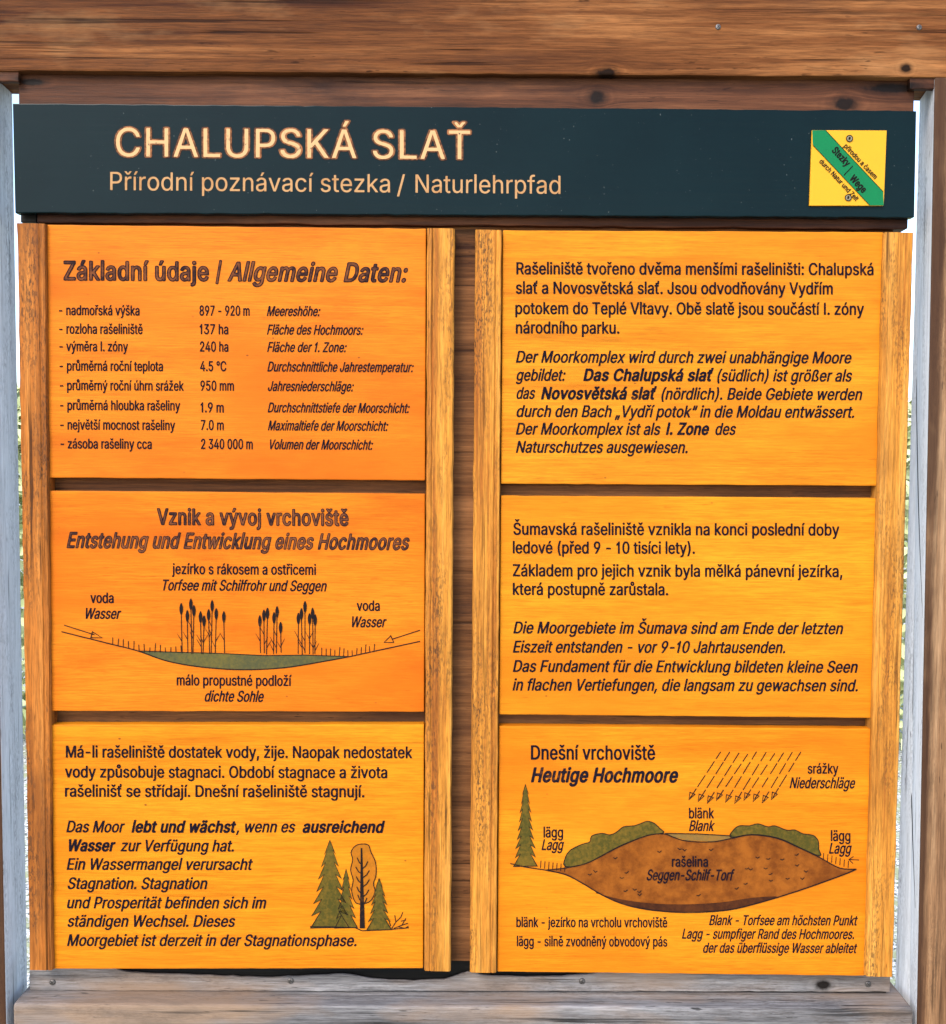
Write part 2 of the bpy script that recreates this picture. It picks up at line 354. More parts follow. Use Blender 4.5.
# ---------------------------------------------------------------- lettering outlines (drawn once per character, grotesque capitals and lower case)
# each row: weight (0 regular, 1 bold, 2 thin core), character code, advance, then its closed outlines as x, y, x, y ...
OUTLINES = (
(0,40,273,[164,-106,157,-102,150,-90,116,-21,93,40,80,86,72,131,67,183,67,229,71,274,83,345,100,412,123,476,152,536,158,543,169,547,238,547,251,543,254,533,218,448,192,362,176,271,171,190,178,126,192,64,216,-5,254,-95,250,-103,238,-107]),
(0,41,273,[24,-105,18,-100,17,-93,62,14,86,93,97,164,99,229,91,298,77,369,54,445,17,538,21,544,31,547,100,547,115,540,136,502,160,445,182,374,196,307,203,240,205,205,201,145,191,88,174,29,150,-33,117,-98,112,-103,100,-107,36,-107]),
(0,44,188,[29,-129,19,-124,16,-114,47,71,52,77,64,80,138,80,150,77,155,71,155,62,103,-121,98,-127,88,-130]),
(0,45,453,[105,178,94,186,92,200,92,240,96,248,105,251,338,252,350,249,356,240,357,190,352,182,343,178]),
(0,46,188,[79,-15,55,-7,36,12,28,33,28,50,32,62,38,71,50,83,74,94,107,95,131,88,148,74,158,57,161,33,155,17,142,0,129,-9,107,-15]),
(0,47,249,[5,-86,-6,-79,-5,-67,155,529,160,536,171,540,233,540,245,538,253,531,252,521,91,-76,86,-83,76,-87]),
(0,48,453,[200,-17,157,-8,117,12,98,28,84,43,60,81,42,126,30,179,25,238,28,307,37,364,55,414,78,455,105,484,133,504,171,518,205,524,260,522,305,510,338,491,371,456,396,414,411,374,422,314,425,276,422,193,413,138,396,90,372,50,348,23,321,4,286,-10,240,-18],[217,60,238,60,257,68,279,86,293,107,305,134,312,162,319,200,321,240,317,321,310,355,299,388,286,411,267,432,248,443,226,448,205,444,187,433,171,419,157,398,139,348,130,279,130,229,133,195,140,155,149,126,162,100,177,81,197,67]),
(0,49,320,[124,-10,113,-5,110,7,109,355,107,358,102,359,55,338,38,337,29,340,23,352,23,402,29,414,67,438,102,472,136,516,148,520,200,520,213,514,217,502,216,2,212,-6,200,-10]),
(0,50,453,[55,-10,45,-5,42,2,42,43,45,52,222,240,267,293,290,331,298,367,293,400,279,424,255,441,221,448,193,442,179,433,166,421,154,400,147,362,140,354,126,351,55,352,45,359,43,371,49,407,63,440,83,469,107,491,131,505,172,519,205,524,257,522,290,515,321,502,345,487,366,467,380,448,391,424,398,402,401,379,400,350,394,324,375,283,345,242,305,195,187,69,195,66,398,64,405,61,409,52,409,7,408,-2,402,-8,388,-11]),
(0,51,453,[190,-17,160,-13,124,-2,98,10,71,28,51,50,37,71,26,100,22,126,27,136,38,140,119,139,127,133,137,102,151,83,181,65,212,59,236,61,257,67,276,78,293,95,300,107,304,121,306,157,298,186,283,207,267,220,245,230,205,237,150,237,138,243,135,252,135,293,139,305,253,438,245,442,60,443,52,446,48,455,49,507,55,513,69,517,369,517,383,514,390,510,393,502,393,464,390,455,257,302,262,298,307,288,338,274,367,253,386,230,403,198,412,164,413,131,404,90,391,64,373,40,352,21,329,7,293,-8,262,-15,231,-18]),
(0,52,453,[274,-10,264,-6,260,2,259,86,257,93,248,95,31,96,22,100,18,107,17,152,23,169,225,510,240,516,312,516,326,510,328,505,325,498,140,183,138,174,148,171,257,173,259,181,260,307,262,318,267,323,279,326,348,326,358,321,363,312,364,176,369,172,414,171,429,166,433,155,433,112,430,102,421,97,371,95,364,92,363,5,357,-7,343,-11]),
(0,53,453,[195,-17,167,-13,136,-3,107,11,88,26,66,50,49,79,40,107,39,131,43,136,55,139,124,139,133,137,141,131,152,98,172,76,202,61,219,59,236,61,255,68,270,79,283,92,293,107,300,124,305,148,302,190,293,216,277,238,257,253,233,263,210,265,186,261,133,235,67,241,49,248,46,260,74,506,79,513,93,517,376,515,384,510,387,500,386,455,383,448,379,444,367,442,179,442,173,440,169,436,160,334,164,333,207,342,252,341,288,334,329,317,362,290,386,257,403,219,411,179,410,143,401,100,381,60,355,29,321,5,283,-10,238,-18]),
(0,55,453,[88,-10,79,-5,77,0,79,7,294,438,286,442,52,443,43,448,40,455,39,500,42,510,50,515,62,517,390,517,405,513,411,500,411,452,408,443,184,-2,179,-8,169,-10]),
(0,56,453,[198,-17,145,-7,119,2,98,14,76,30,60,48,47,67,37,88,30,117,30,145,33,167,40,188,52,212,66,231,86,249,107,262,109,267,80,293,58,329,49,360,49,398,56,426,71,455,90,478,121,500,150,513,186,522,210,524,262,522,307,510,345,489,374,461,393,426,400,405,402,381,401,360,395,338,376,300,362,284,341,267,343,262,362,251,381,234,405,200,414,178,419,157,421,136,420,117,413,88,398,58,374,31,349,12,317,-3,281,-13,240,-18],[208,60,245,60,262,64,276,71,293,83,301,93,308,105,312,119,314,138,312,155,302,183,290,197,274,210,243,222,210,222,193,218,176,210,162,199,150,186,142,171,138,157,136,140,137,119,143,102,150,91,174,71,190,63],[212,300,240,300,267,313,286,333,296,362,294,395,283,420,262,439,248,445,231,448,202,445,179,432,161,412,154,388,154,360,164,331,186,310]),
(0,57,453,[121,-10,111,-2,113,7,226,171,230,181,226,183,171,187,136,198,103,217,76,243,55,279,44,314,41,355,44,386,50,407,62,435,81,463,110,490,140,508,174,519,205,524,248,523,290,515,324,501,352,481,375,455,393,424,405,386,409,350,408,324,400,288,386,252,352,192,219,-4,202,-11],[209,255,226,252,243,255,257,261,275,274,286,286,296,302,304,338,302,379,289,410,278,424,264,436,248,444,231,448,219,448,202,444,174,426,156,400,147,367,147,331,152,310,158,295,179,271,193,261]),
(0,58,188,[79,-15,55,-7,36,12,28,33,28,50,32,62,38,71,50,83,74,94,107,95,131,88,148,74,158,57,161,33,155,17,142,0,129,-9,107,-15],[74,261,48,273,38,284,31,297,28,307,28,321,35,343,52,360,76,369,110,370,136,360,151,345,160,326,160,305,153,288,138,272,121,263,102,260]),
(0,65,480,[7,-10,-2,-5,-3,7,179,507,186,514,198,517,276,517,290,513,300,498,477,17,481,2,481,-2,474,-8,462,-11,390,-11,376,-6,369,8,329,122,321,130,162,131,152,129,149,124,102,-5,88,-11],[195,207,288,207,295,211,238,375,233,369,181,214,183,208]),
(0,66,456,[50,-10,40,-5,37,7,37,495,40,510,45,514,57,517,267,517,307,510,333,502,352,492,377,474,395,451,410,421,417,393,417,355,407,319,387,290,356,267,358,262,381,250,403,231,423,202,433,176,438,145,436,112,430,86,416,57,398,35,376,18,352,6,312,-6,269,-11],[149,67,250,66,283,71,305,80,324,100,332,121,331,152,320,181,311,193,298,204,281,213,267,217,240,220,149,219,145,212,145,79,146,71],[149,295,243,295,264,300,289,314,305,334,313,360,311,390,300,414,281,431,257,439,236,440,148,439,145,431,145,305]),
(0,67,510,[238,-17,190,-8,162,1,138,13,100,41,66,81,39,131,25,176,18,233,21,302,33,357,54,405,83,448,117,479,155,502,202,518,245,524,305,522,340,515,374,503,402,488,426,470,452,442,473,410,486,376,491,355,491,348,486,341,474,338,405,338,393,341,387,348,374,381,357,404,333,424,300,440,269,444,250,443,224,437,200,424,175,405,152,375,138,345,128,310,124,269,125,219,133,179,147,140,170,107,200,82,233,67,271,62,312,71,329,79,350,95,370,119,387,160,395,167,407,169,476,169,488,164,492,152,480,112,461,76,438,48,405,20,369,1,326,-12,283,-18]),
(0,68,502,[50,-10,40,-5,37,7,37,495,40,510,45,514,57,517,269,515,300,510,331,501,355,491,381,476,412,450,443,410,464,364,478,310,482,248,476,186,462,136,437,88,407,52,379,30,345,12,300,-3,240,-11],[149,67,224,66,264,72,288,81,312,95,331,111,348,133,362,162,372,200,376,236,375,288,367,331,353,367,332,395,305,418,278,431,229,440,152,440,146,436,145,76]),
(0,69,419,[50,-10,40,-5,37,7,37,495,40,510,48,515,60,517,371,517,386,513,393,502,393,457,390,448,381,442,155,440,147,438,145,431,145,307,148,296,157,294,362,293,371,289,375,283,376,238,373,224,360,218,157,218,148,216,145,207,145,76,148,67,155,66,383,64,390,61,395,52,395,7,393,-3,386,-9,374,-11]),
(0,70,410,[50,-10,40,-5,37,7,37,495,40,510,48,515,60,517,369,517,383,513,389,502,389,457,387,448,379,442,155,440,147,438,145,431,145,300,148,289,155,287,355,286,362,282,366,274,366,224,360,214,348,211,157,211,148,209,145,200,145,10,143,-2,138,-8,129,-10]),
(0,71,520,[238,-17,190,-8,140,12,103,38,82,60,65,81,38,134,25,176,18,233,21,302,33,359,52,403,79,443,115,479,157,503,198,517,243,524,302,522,338,515,379,500,407,484,431,464,455,438,470,414,486,379,492,357,492,348,488,342,476,338,405,338,393,341,386,348,369,383,353,405,326,427,295,440,267,445,250,443,226,438,202,426,176,406,156,381,140,350,128,310,124,269,126,217,133,176,148,138,166,112,190,89,217,73,245,64,274,62,302,67,329,78,352,95,368,114,379,133,388,162,390,184,383,188,279,188,265,193,260,205,260,250,265,260,279,264,479,264,490,262,496,257,499,248,496,164,487,124,465,79,438,45,410,21,374,2,329,-12,283,-18]),
(0,72,517,[50,-10,40,-5,37,7,37,498,40,511,55,517,124,517,138,513,144,507,145,307,148,299,157,298,357,298,367,299,370,305,370,498,373,510,379,514,390,517,460,517,473,512,477,505,477,495,477,10,474,-5,460,-11,390,-11,379,-8,372,-2,370,10,370,212,367,220,155,221,148,220,145,212,145,10,143,-2,138,-8,129,-10]),
(0,73,196,[57,-10,46,-5,43,7,43,505,48,513,60,518,133,518,146,512,150,500,150,2,145,-6,133,-10]),
(0,74,396,[157,-17,129,-12,90,2,67,17,43,40,26,69,16,98,11,131,12,171,17,177,29,181,98,181,110,178,117,169,118,133,123,105,131,88,143,75,164,62,186,59,207,64,229,79,243,102,249,133,250,505,255,513,267,517,345,515,353,510,356,495,356,126,347,83,336,58,320,36,300,16,278,2,248,-10,226,-15,198,-18]),
(0,75,467,[50,-10,40,-5,37,7,37,498,40,511,55,517,124,517,138,513,144,507,145,312,148,304,155,308,345,513,360,517,445,517,462,512,465,505,461,498,276,299,267,286,462,10,466,2,464,-5,455,-10,445,-11,367,-11,352,-5,200,207,193,212,157,177,146,162,145,7,143,-3,138,-8,126,-11]),
(0,76,393,[50,-10,40,-5,37,7,37,502,42,512,52,516,129,516,140,512,145,500,146,69,155,66,369,64,376,61,381,52,381,2,375,-7,362,-11]),
(0,77,628,[50,-10,40,-5,37,7,37,498,42,512,57,517,152,517,164,514,170,510,310,152,314,148,456,510,462,514,474,517,569,517,583,512,587,505,588,493,588,10,587,0,583,-6,569,-11,500,-11,488,-7,483,0,481,290,479,292,476,289,471,278,361,-2,355,-8,345,-11,286,-11,271,-8,263,0,145,291,143,290,142,279,141,0,136,-7,124,-11]),
(0,78,523,[50,-10,40,-5,37,7,37,498,40,511,55,517,133,517,145,516,155,510,364,181,374,171,376,183,377,505,383,513,395,517,464,517,478,512,482,505,483,495,483,10,480,-5,469,-10,457,-11,381,-11,367,-5,148,337,145,336,144,329,144,0,139,-7,129,-10]),
(0,79,533,[238,-17,190,-8,162,1,138,13,98,44,68,79,40,131,25,179,18,233,21,302,33,357,52,402,80,443,117,479,152,501,202,518,243,524,305,522,355,510,400,489,424,471,443,453,469,419,491,376,506,329,513,271,510,205,499,150,477,100,453,64,419,31,381,7,336,-10,283,-18],[244,64,271,62,302,68,333,83,357,102,376,127,391,155,401,186,407,229,407,274,403,307,394,343,380,374,359,402,336,422,307,437,276,444,252,443,222,436,195,421,171,400,154,379,140,350,130,319,125,286,124,236,128,200,136,167,149,136,169,108,188,90,215,74]),
(0,80,445,[50,-10,40,-5,37,7,37,495,40,510,45,514,57,517,262,517,307,509,352,491,376,473,398,449,412,424,424,388,428,360,427,317,419,286,405,255,390,233,364,210,338,194,309,183,257,175,155,175,148,173,145,167,145,7,143,-2,138,-8,129,-10],[149,252,233,251,255,254,281,263,300,279,310,293,317,312,321,333,321,357,314,393,298,417,276,432,252,439,221,442,155,442,148,440,145,431,145,262]),
(0,82,449,[50,-10,40,-5,37,7,37,495,40,510,45,514,57,517,264,517,312,508,336,500,357,490,388,465,412,429,427,386,430,343,422,298,403,257,376,227,343,206,340,200,444,7,446,0,444,-5,436,-9,426,-11,348,-11,336,-7,326,7,231,183,221,187,157,187,148,185,145,179,145,7,143,-2,138,-8,129,-10],[149,264,229,263,257,266,281,273,302,288,311,300,317,314,323,355,316,393,301,417,279,432,255,439,224,442,155,442,148,440,145,431,145,274]),
(0,83,447,[171,-17,140,-10,102,4,79,19,57,38,40,60,26,88,17,124,16,133,19,139,26,144,36,145,105,145,116,143,124,136,135,100,155,79,171,69,188,63,212,59,233,59,274,69,290,78,305,90,315,105,322,124,322,145,320,160,307,178,279,196,248,208,133,242,102,256,74,276,50,302,35,333,30,360,32,400,42,429,59,457,86,483,117,502,152,515,188,522,248,524,283,519,314,511,338,501,364,484,387,462,401,443,415,412,420,383,417,372,400,367,336,367,324,369,316,376,305,407,288,426,260,441,221,447,183,440,164,429,152,419,142,405,137,390,136,369,138,355,144,343,152,334,179,317,212,304,319,273,352,258,381,238,407,209,422,179,428,145,425,105,414,74,395,45,371,22,343,4,310,-9,269,-17,195,-19]),
(0,84,449,[183,-10,174,-5,170,7,170,436,162,440,31,440,19,443,13,448,10,455,11,507,17,513,31,517,414,517,429,514,435,507,437,493,437,455,434,448,429,443,417,441,286,440,279,437,277,2,271,-7,262,-10]),
(0,85,517,[214,-17,188,-12,160,-3,136,7,110,24,84,48,71,63,57,88,47,112,40,140,37,176,38,507,45,514,62,517,129,516,138,513,143,507,144,179,149,140,156,121,166,105,191,81,221,66,245,61,264,61,300,68,333,88,356,117,367,145,370,174,372,507,376,513,388,517,457,517,469,514,476,507,477,498,477,164,473,129,462,98,446,67,424,40,398,18,367,1,333,-10,298,-17,243,-19]),
(0,86,480,[195,-10,184,-5,178,7,-1,493,-4,502,-3,510,7,516,21,517,88,516,103,510,236,136,240,131,373,507,379,513,390,517,464,517,476,513,481,507,479,495,298,-1,293,-7,281,-11]),
(0,87,686,[145,-10,136,-5,130,7,-3,495,-4,505,-1,512,14,517,83,517,95,514,102,507,188,179,193,170,198,181,284,507,290,513,302,517,381,517,395,512,400,505,405,488,480,200,490,170,496,179,581,507,588,514,600,517,671,517,685,512,688,505,687,498,553,10,548,-5,533,-11,452,-11,440,-8,434,-2,348,312,345,321,340,324,249,-2,245,-7,233,-11]),
(0,90,438,[33,-10,24,-6,19,2,19,40,23,52,287,438,279,442,31,441,23,445,18,455,18,500,21,510,29,515,40,517,395,517,412,512,417,498,416,464,412,452,149,69,152,66,160,65,407,65,417,60,420,52,420,5,417,-5,400,-11]),
(0,97,389,[121,-17,88,-8,62,5,41,21,25,43,14,67,9,90,9,124,16,150,26,169,41,186,57,197,79,208,131,222,229,236,246,240,251,245,252,252,252,269,248,286,240,299,229,310,214,317,195,320,171,316,150,306,132,290,117,268,105,263,86,264,29,281,21,288,22,298,37,326,55,347,83,368,114,381,157,391,205,393,238,389,271,381,300,367,324,347,344,317,353,290,357,252,356,0,350,-8,338,-11,269,-10,260,-7,250,1,224,-10,195,-17,143,-19],[163,55,181,55,202,61,220,71,236,86,246,102,251,121,252,157,250,165,243,166,160,153,136,144,119,131,114,119,112,105,114,88,118,79,126,69,137,62]),
(0,98,424,[193,-17,162,-8,136,6,126,-7,114,-11,45,-10,36,-7,31,0,30,498,32,510,43,516,117,517,126,514,132,510,134,500,135,379,137,371,176,387,210,393,262,391,305,379,336,361,365,333,383,305,401,262,407,233,411,198,407,140,393,90,368,45,352,27,335,12,298,-8,274,-15,248,-19],[207,57,226,56,245,62,264,74,279,89,289,105,298,129,303,155,306,186,301,236,293,261,284,279,271,295,255,308,240,315,221,318,205,317,188,311,174,301,160,287,150,271,143,255,133,207,136,150,142,124,149,105,162,86,174,74,188,64]),
(0,99,396,[169,-17,131,-7,95,10,62,40,42,67,24,107,14,150,12,205,17,240,28,279,48,315,76,348,100,367,131,381,171,391,224,393,257,388,302,373,340,346,359,324,369,307,379,283,379,274,374,268,360,263,312,252,295,252,283,257,273,279,260,296,233,313,202,318,183,315,167,306,151,293,136,272,126,250,120,226,117,200,117,171,121,143,131,112,143,90,162,71,181,60,205,55,230,60,252,72,270,90,284,119,295,124,317,124,369,111,379,105,381,95,368,64,352,41,330,19,302,1,267,-12,240,-17,193,-19]),
(0,100,424,[160,-17,119,-6,83,15,54,45,30,88,18,124,12,171,14,226,19,252,29,283,47,319,71,348,95,367,129,383,164,392,214,393,248,387,286,371,288,379,288,500,291,510,297,514,307,517,371,517,383,514,390,507,392,498,390,0,386,-7,376,-10,310,-11,297,-7,289,5,286,6,262,-7,231,-17,207,-19],[191,57,210,56,229,61,246,71,261,86,272,102,280,121,286,150,289,179,285,233,279,257,270,276,258,293,240,307,224,315,205,318,186,316,171,310,154,298,143,286,133,269,125,250,117,202,117,174,120,145,133,105,144,88,160,72,176,62]),
(0,101,404,[171,-17,133,-8,100,8,69,32,45,62,26,100,15,143,12,200,16,236,26,274,44,310,67,340,93,362,119,377,157,389,188,393,240,391,269,384,302,371,331,350,355,324,374,288,384,257,390,221,391,169,386,162,374,158,124,158,118,155,118,148,129,110,145,85,162,70,183,60,207,55,231,58,252,67,271,83,286,107,298,113,319,112,371,100,381,94,383,86,374,62,355,36,333,16,307,0,271,-13,248,-17,198,-19],[121,231,276,230,281,231,284,236,273,271,257,295,245,305,229,314,202,319,174,312,160,303,145,290,125,260,119,238]),
(0,102,254,[71,-10,62,-5,58,5,58,312,52,316,2,317,-12,321,-17,333,-16,376,-12,383,-2,387,50,388,56,390,59,445,66,471,82,498,107,519,136,532,167,538,212,538,248,531,257,526,262,517,245,464,231,459,195,462,183,461,169,450,163,431,162,398,164,390,231,388,245,382,249,374,249,338,246,324,238,318,169,317,162,312,161,0,156,-7,145,-10]),
(0,103,425,[167,-160,117,-148,95,-139,74,-126,52,-106,38,-88,30,-74,33,-64,79,-38,90,-34,105,-33,118,-38,143,-66,171,-83,202,-88,236,-84,261,-71,279,-52,288,-24,288,14,283,16,260,4,229,-4,162,-4,136,1,110,11,88,23,66,40,48,62,33,87,23,112,15,145,12,171,12,212,17,244,27,279,47,319,71,348,103,371,138,386,179,393,229,391,259,383,286,370,289,371,296,383,307,388,371,388,383,386,391,379,393,364,393,-17,389,-45,383,-67,372,-90,359,-107,338,-126,309,-143,279,-153,248,-159],[193,69,207,68,229,72,245,81,260,93,272,110,281,129,289,174,286,231,281,252,272,274,257,294,243,306,226,315,205,319,186,316,171,310,157,300,143,286,132,269,126,252,117,205,120,155,132,114,145,96,159,83,176,73]),
(0,104,410,[43,-10,33,-5,30,7,30,502,35,512,45,516,119,516,130,512,134,502,136,374,140,373,167,384,198,392,243,393,271,389,300,380,323,367,343,348,360,321,372,290,377,250,377,2,371,-7,360,-11,290,-10,281,-8,276,-2,274,10,274,233,271,262,262,286,248,303,228,314,207,318,183,312,162,299,147,281,137,257,135,238,135,10,132,-2,128,-7,117,-11]),
(0,105,167,[43,-10,33,-5,30,7,30,376,36,384,45,388,119,388,131,382,134,371,134,2,129,-7,119,-10],[64,433,40,443,23,464,19,476,19,488,29,510,44,524,67,532,98,532,124,522,138,508,145,490,146,474,138,457,124,442,107,435,95,432]),
(0,106,167,[-19,-153,-29,-148,-32,-140,-31,-88,-21,-80,5,-77,17,-71,25,-60,30,-40,30,376,36,384,45,388,121,387,132,381,135,369,135,-21,129,-71,124,-87,110,-112,98,-125,79,-138,55,-148,36,-152],[64,433,40,442,24,462,18,483,21,495,27,507,43,523,67,532,98,532,121,523,136,510,145,490,145,474,138,457,126,444,110,436,95,432]),
(0,107,381,[43,-10,33,-5,30,7,30,502,35,512,45,516,119,516,131,511,134,500,135,267,137,257,145,261,267,384,281,388,360,388,370,386,376,381,376,374,372,367,229,221,225,214,385,10,389,0,385,-7,374,-11,290,-11,276,-7,157,142,150,148,141,143,135,133,134,7,131,-5,117,-11]),
(0,108,158,[38,-10,29,-5,25,7,25,521,30,531,40,535,114,535,126,530,130,519,129,2,124,-7,114,-10]),
(0,109,610,[43,-10,33,-5,30,7,30,369,31,379,36,384,48,388,114,388,126,384,136,373,160,384,188,393,240,394,262,389,283,381,319,352,350,374,383,388,412,394,460,394,483,389,514,377,536,361,552,343,570,307,577,262,577,7,576,0,571,-7,560,-11,490,-11,479,-7,475,-2,473,7,472,271,467,289,457,302,436,315,417,319,398,315,377,302,364,286,358,267,356,7,354,-2,350,-7,338,-11,269,-11,257,-7,252,0,251,7,251,271,245,289,233,304,214,316,198,319,179,314,157,300,144,283,136,262,135,245,134,7,132,-2,128,-7,117,-11]),
(0,110,410,[43,-10,33,-5,30,7,30,369,33,382,48,388,114,388,126,384,136,371,160,381,188,390,243,393,269,389,288,384,307,376,326,364,345,345,360,321,370,298,376,269,377,10,374,-5,360,-11,295,-11,281,-8,276,-2,274,10,274,233,271,262,262,286,248,302,229,314,210,318,186,313,163,300,147,281,137,257,135,238,135,10,132,-2,128,-7,117,-11]),
(0,111,415,[169,-17,131,-7,95,10,62,40,42,67,24,107,15,143,12,202,16,238,27,276,47,314,66,338,98,365,126,379,169,391,221,393,255,389,298,375,326,357,354,331,373,302,389,267,399,226,401,174,396,131,384,93,364,57,336,24,314,8,288,-5,252,-16,221,-19],[191,57,207,55,230,60,248,69,264,83,276,99,285,117,293,146,296,171,296,200,293,226,284,257,276,274,262,293,248,305,229,315,207,319,188,316,174,310,157,299,145,286,135,271,126,250,117,200,120,150,133,106,143,90,157,75,176,62]),
(0,112,424,[43,-153,33,-148,30,-136,30,367,32,381,38,386,48,388,114,388,127,383,136,369,160,381,181,389,210,393,243,393,276,388,319,372,349,350,372,324,393,283,405,245,411,198,409,157,400,110,384,71,366,43,340,16,311,-2,276,-15,243,-19,195,-17,167,-10,138,4,135,-2,134,-136,132,-145,128,-150,117,-153],[207,57,226,56,245,62,264,74,279,89,289,105,298,129,303,155,306,186,301,236,293,261,284,279,271,295,255,308,240,315,221,318,205,317,188,311,174,301,160,287,150,271,143,255,133,207,136,150,142,124,149,105,162,86,174,74,188,64]),
(0,114,259,[43,-10,33,-5,30,7,30,369,32,381,38,386,48,388,114,388,126,384,136,375,164,387,188,392,243,393,255,390,260,386,263,376,263,329,260,318,248,312,202,314,179,308,153,290,138,264,135,245,135,10,132,-2,128,-7,117,-11]),
(0,115,365,[140,-17,117,-12,90,-3,71,6,54,19,38,36,25,57,15,86,17,97,29,103,74,113,100,114,112,107,124,82,138,67,160,57,186,55,212,60,236,76,245,95,243,117,235,129,217,140,107,169,79,182,60,195,40,217,28,243,24,271,27,298,36,321,52,344,74,363,98,377,133,388,167,393,205,393,238,388,267,379,283,371,310,350,324,333,336,312,343,293,340,285,329,278,283,268,260,267,248,274,235,295,219,312,205,319,183,321,157,315,138,301,129,283,131,262,140,249,160,238,276,206,298,196,318,181,336,160,347,136,351,112,348,79,339,55,324,33,305,15,281,1,250,-11,219,-17,167,-19]),
(0,116,227,[129,-12,102,-4,81,7,64,24,51,45,45,67,42,98,41,312,36,316,-5,318,-12,322,-16,331,-17,371,-12,383,0,388,33,388,40,392,42,467,48,476,57,479,129,480,140,476,146,464,146,398,148,390,155,388,210,387,219,383,223,374,224,333,219,321,205,317,152,316,147,312,146,90,150,71,160,61,169,59,205,62,219,56,225,40,231,0,224,-8,205,-13,148,-14]),
(0,117,410,[150,-14,112,-4,80,14,56,40,38,79,33,102,30,131,30,369,32,381,40,386,55,388,117,388,126,386,132,381,135,369,135,133,137,114,144,93,160,75,179,63,200,60,224,64,246,79,261,98,270,119,274,152,276,379,281,385,293,388,360,388,371,384,376,379,377,369,377,10,375,-2,371,-7,360,-11,293,-11,281,-7,271,6,245,-5,214,-14]),
(0,118,389,[152,-10,143,-5,136,10,-1,367,-3,376,-2,381,7,387,19,388,88,388,102,381,186,153,193,139,196,140,201,152,285,381,290,386,302,388,371,388,386,384,389,379,388,369,245,-2,240,-7,229,-11]),
(0,119,567,[129,-10,118,-5,111,12,3,369,2,376,5,383,19,388,86,388,98,386,105,381,164,176,169,167,174,176,228,371,236,384,248,388,317,388,329,386,334,381,395,168,400,174,460,381,467,386,479,388,545,388,560,383,563,376,562,369,453,10,445,-6,431,-11,364,-11,352,-8,348,-3,283,212,278,205,217,-4,212,-8,200,-11]),
(0,120,379,[12,-10,2,-2,3,7,130,193,124,205,12,369,9,376,12,383,29,388,100,388,114,384,122,376,188,276,195,281,264,384,279,388,348,388,366,383,369,376,367,369,247,190,373,7,375,0,374,-5,367,-9,357,-11,283,-11,269,-7,193,107,188,110,183,107,107,-7,93,-11]),
(0,121,389,[62,-155,36,-149,27,-140,27,-131,40,-86,44,-81,52,-78,90,-81,107,-73,122,-52,137,-10,139,0,-1,367,-3,376,-2,381,7,387,19,388,88,388,102,381,186,153,193,139,196,140,201,152,286,382,293,386,302,388,371,388,386,384,389,379,388,369,226,-55,205,-98,179,-129,150,-146,110,-156]),
(0,122,380,[33,-10,24,-6,19,2,19,38,23,50,220,307,219,310,212,312,45,312,34,314,28,319,25,329,25,371,29,382,36,386,48,388,331,388,347,383,352,369,352,333,349,324,157,69,157,66,164,64,348,63,355,58,358,50,358,5,355,-5,338,-11]),
(0,124,230,[79,-174,69,-169,66,-157,66,664,69,675,81,681,143,681,157,676,162,662,162,-160,158,-169,148,-174]),
(0,176,316,[131,274,105,280,79,293,60,307,44,326,29,354,23,374,20,400,24,426,36,455,49,474,67,492,88,506,117,517,143,521,171,521,198,517,219,509,240,498,257,483,275,460,286,436,292,414,293,388,289,364,279,341,267,322,248,302,231,290,211,281,186,274],[150,345,164,345,183,357,194,371,199,388,198,410,191,426,178,440,160,450,145,446,130,436,120,421,116,405,116,386,121,369,133,355]),
(0,193,480,[7,-10,-2,-5,-3,7,179,507,186,514,198,517,276,517,290,513,300,498,477,17,481,2,481,-2,474,-8,462,-11,390,-11,376,-6,369,8,329,122,321,130,162,131,152,129,149,124,102,-5,88,-11],[195,207,288,207,295,211,238,375,233,369,181,214,183,208],[200,550,194,555,194,564,230,640,243,663,255,667,326,667,343,662,346,655,343,648,280,552,264,548,210,548]),
(0,223,441,[240,-17,198,-10,167,1,145,12,138,-5,124,-11,52,-10,43,-7,37,2,37,355,43,412,58,452,69,469,86,487,117,508,162,522,226,522,271,510,288,503,306,490,319,479,334,460,344,440,350,419,352,393,351,371,346,352,339,336,308,288,306,276,307,260,312,249,324,236,381,191,397,174,414,145,422,119,424,95,416,60,402,34,381,12,355,-3,324,-13,283,-18],[143,33,148,35,166,74,174,79,198,80,238,62,269,59,288,62,305,71,314,82,319,95,317,117,309,133,293,150,231,199,214,221,204,243,200,269,203,295,214,317,244,357,248,374,249,393,245,414,237,429,219,442,200,447,181,445,162,433,151,417,144,390,142,357]),
(0,225,389,[121,-17,88,-8,62,5,41,21,25,43,14,67,9,90,9,124,16,150,26,169,41,186,57,197,79,208,131,222,229,236,246,240,251,245,252,252,252,269,248,286,240,299,229,310,214,317,195,320,171,316,150,306,132,290,117,268,105,263,86,264,29,281,21,288,22,298,37,326,55,347,83,368,114,381,157,391,205,393,238,389,271,381,300,367,324,347,344,317,353,290,357,252,356,0,350,-8,338,-11,269,-10,260,-7,250,1,224,-10,195,-17,143,-19],[163,55,181,55,202,61,220,71,236,86,246,102,251,121,252,157,250,165,243,166,160,153,136,144,119,131,114,119,112,105,114,88,118,79,126,69,137,62],[152,419,144,424,142,433,191,533,200,537,212,538,279,538,293,533,296,526,293,519,229,422,214,418]),
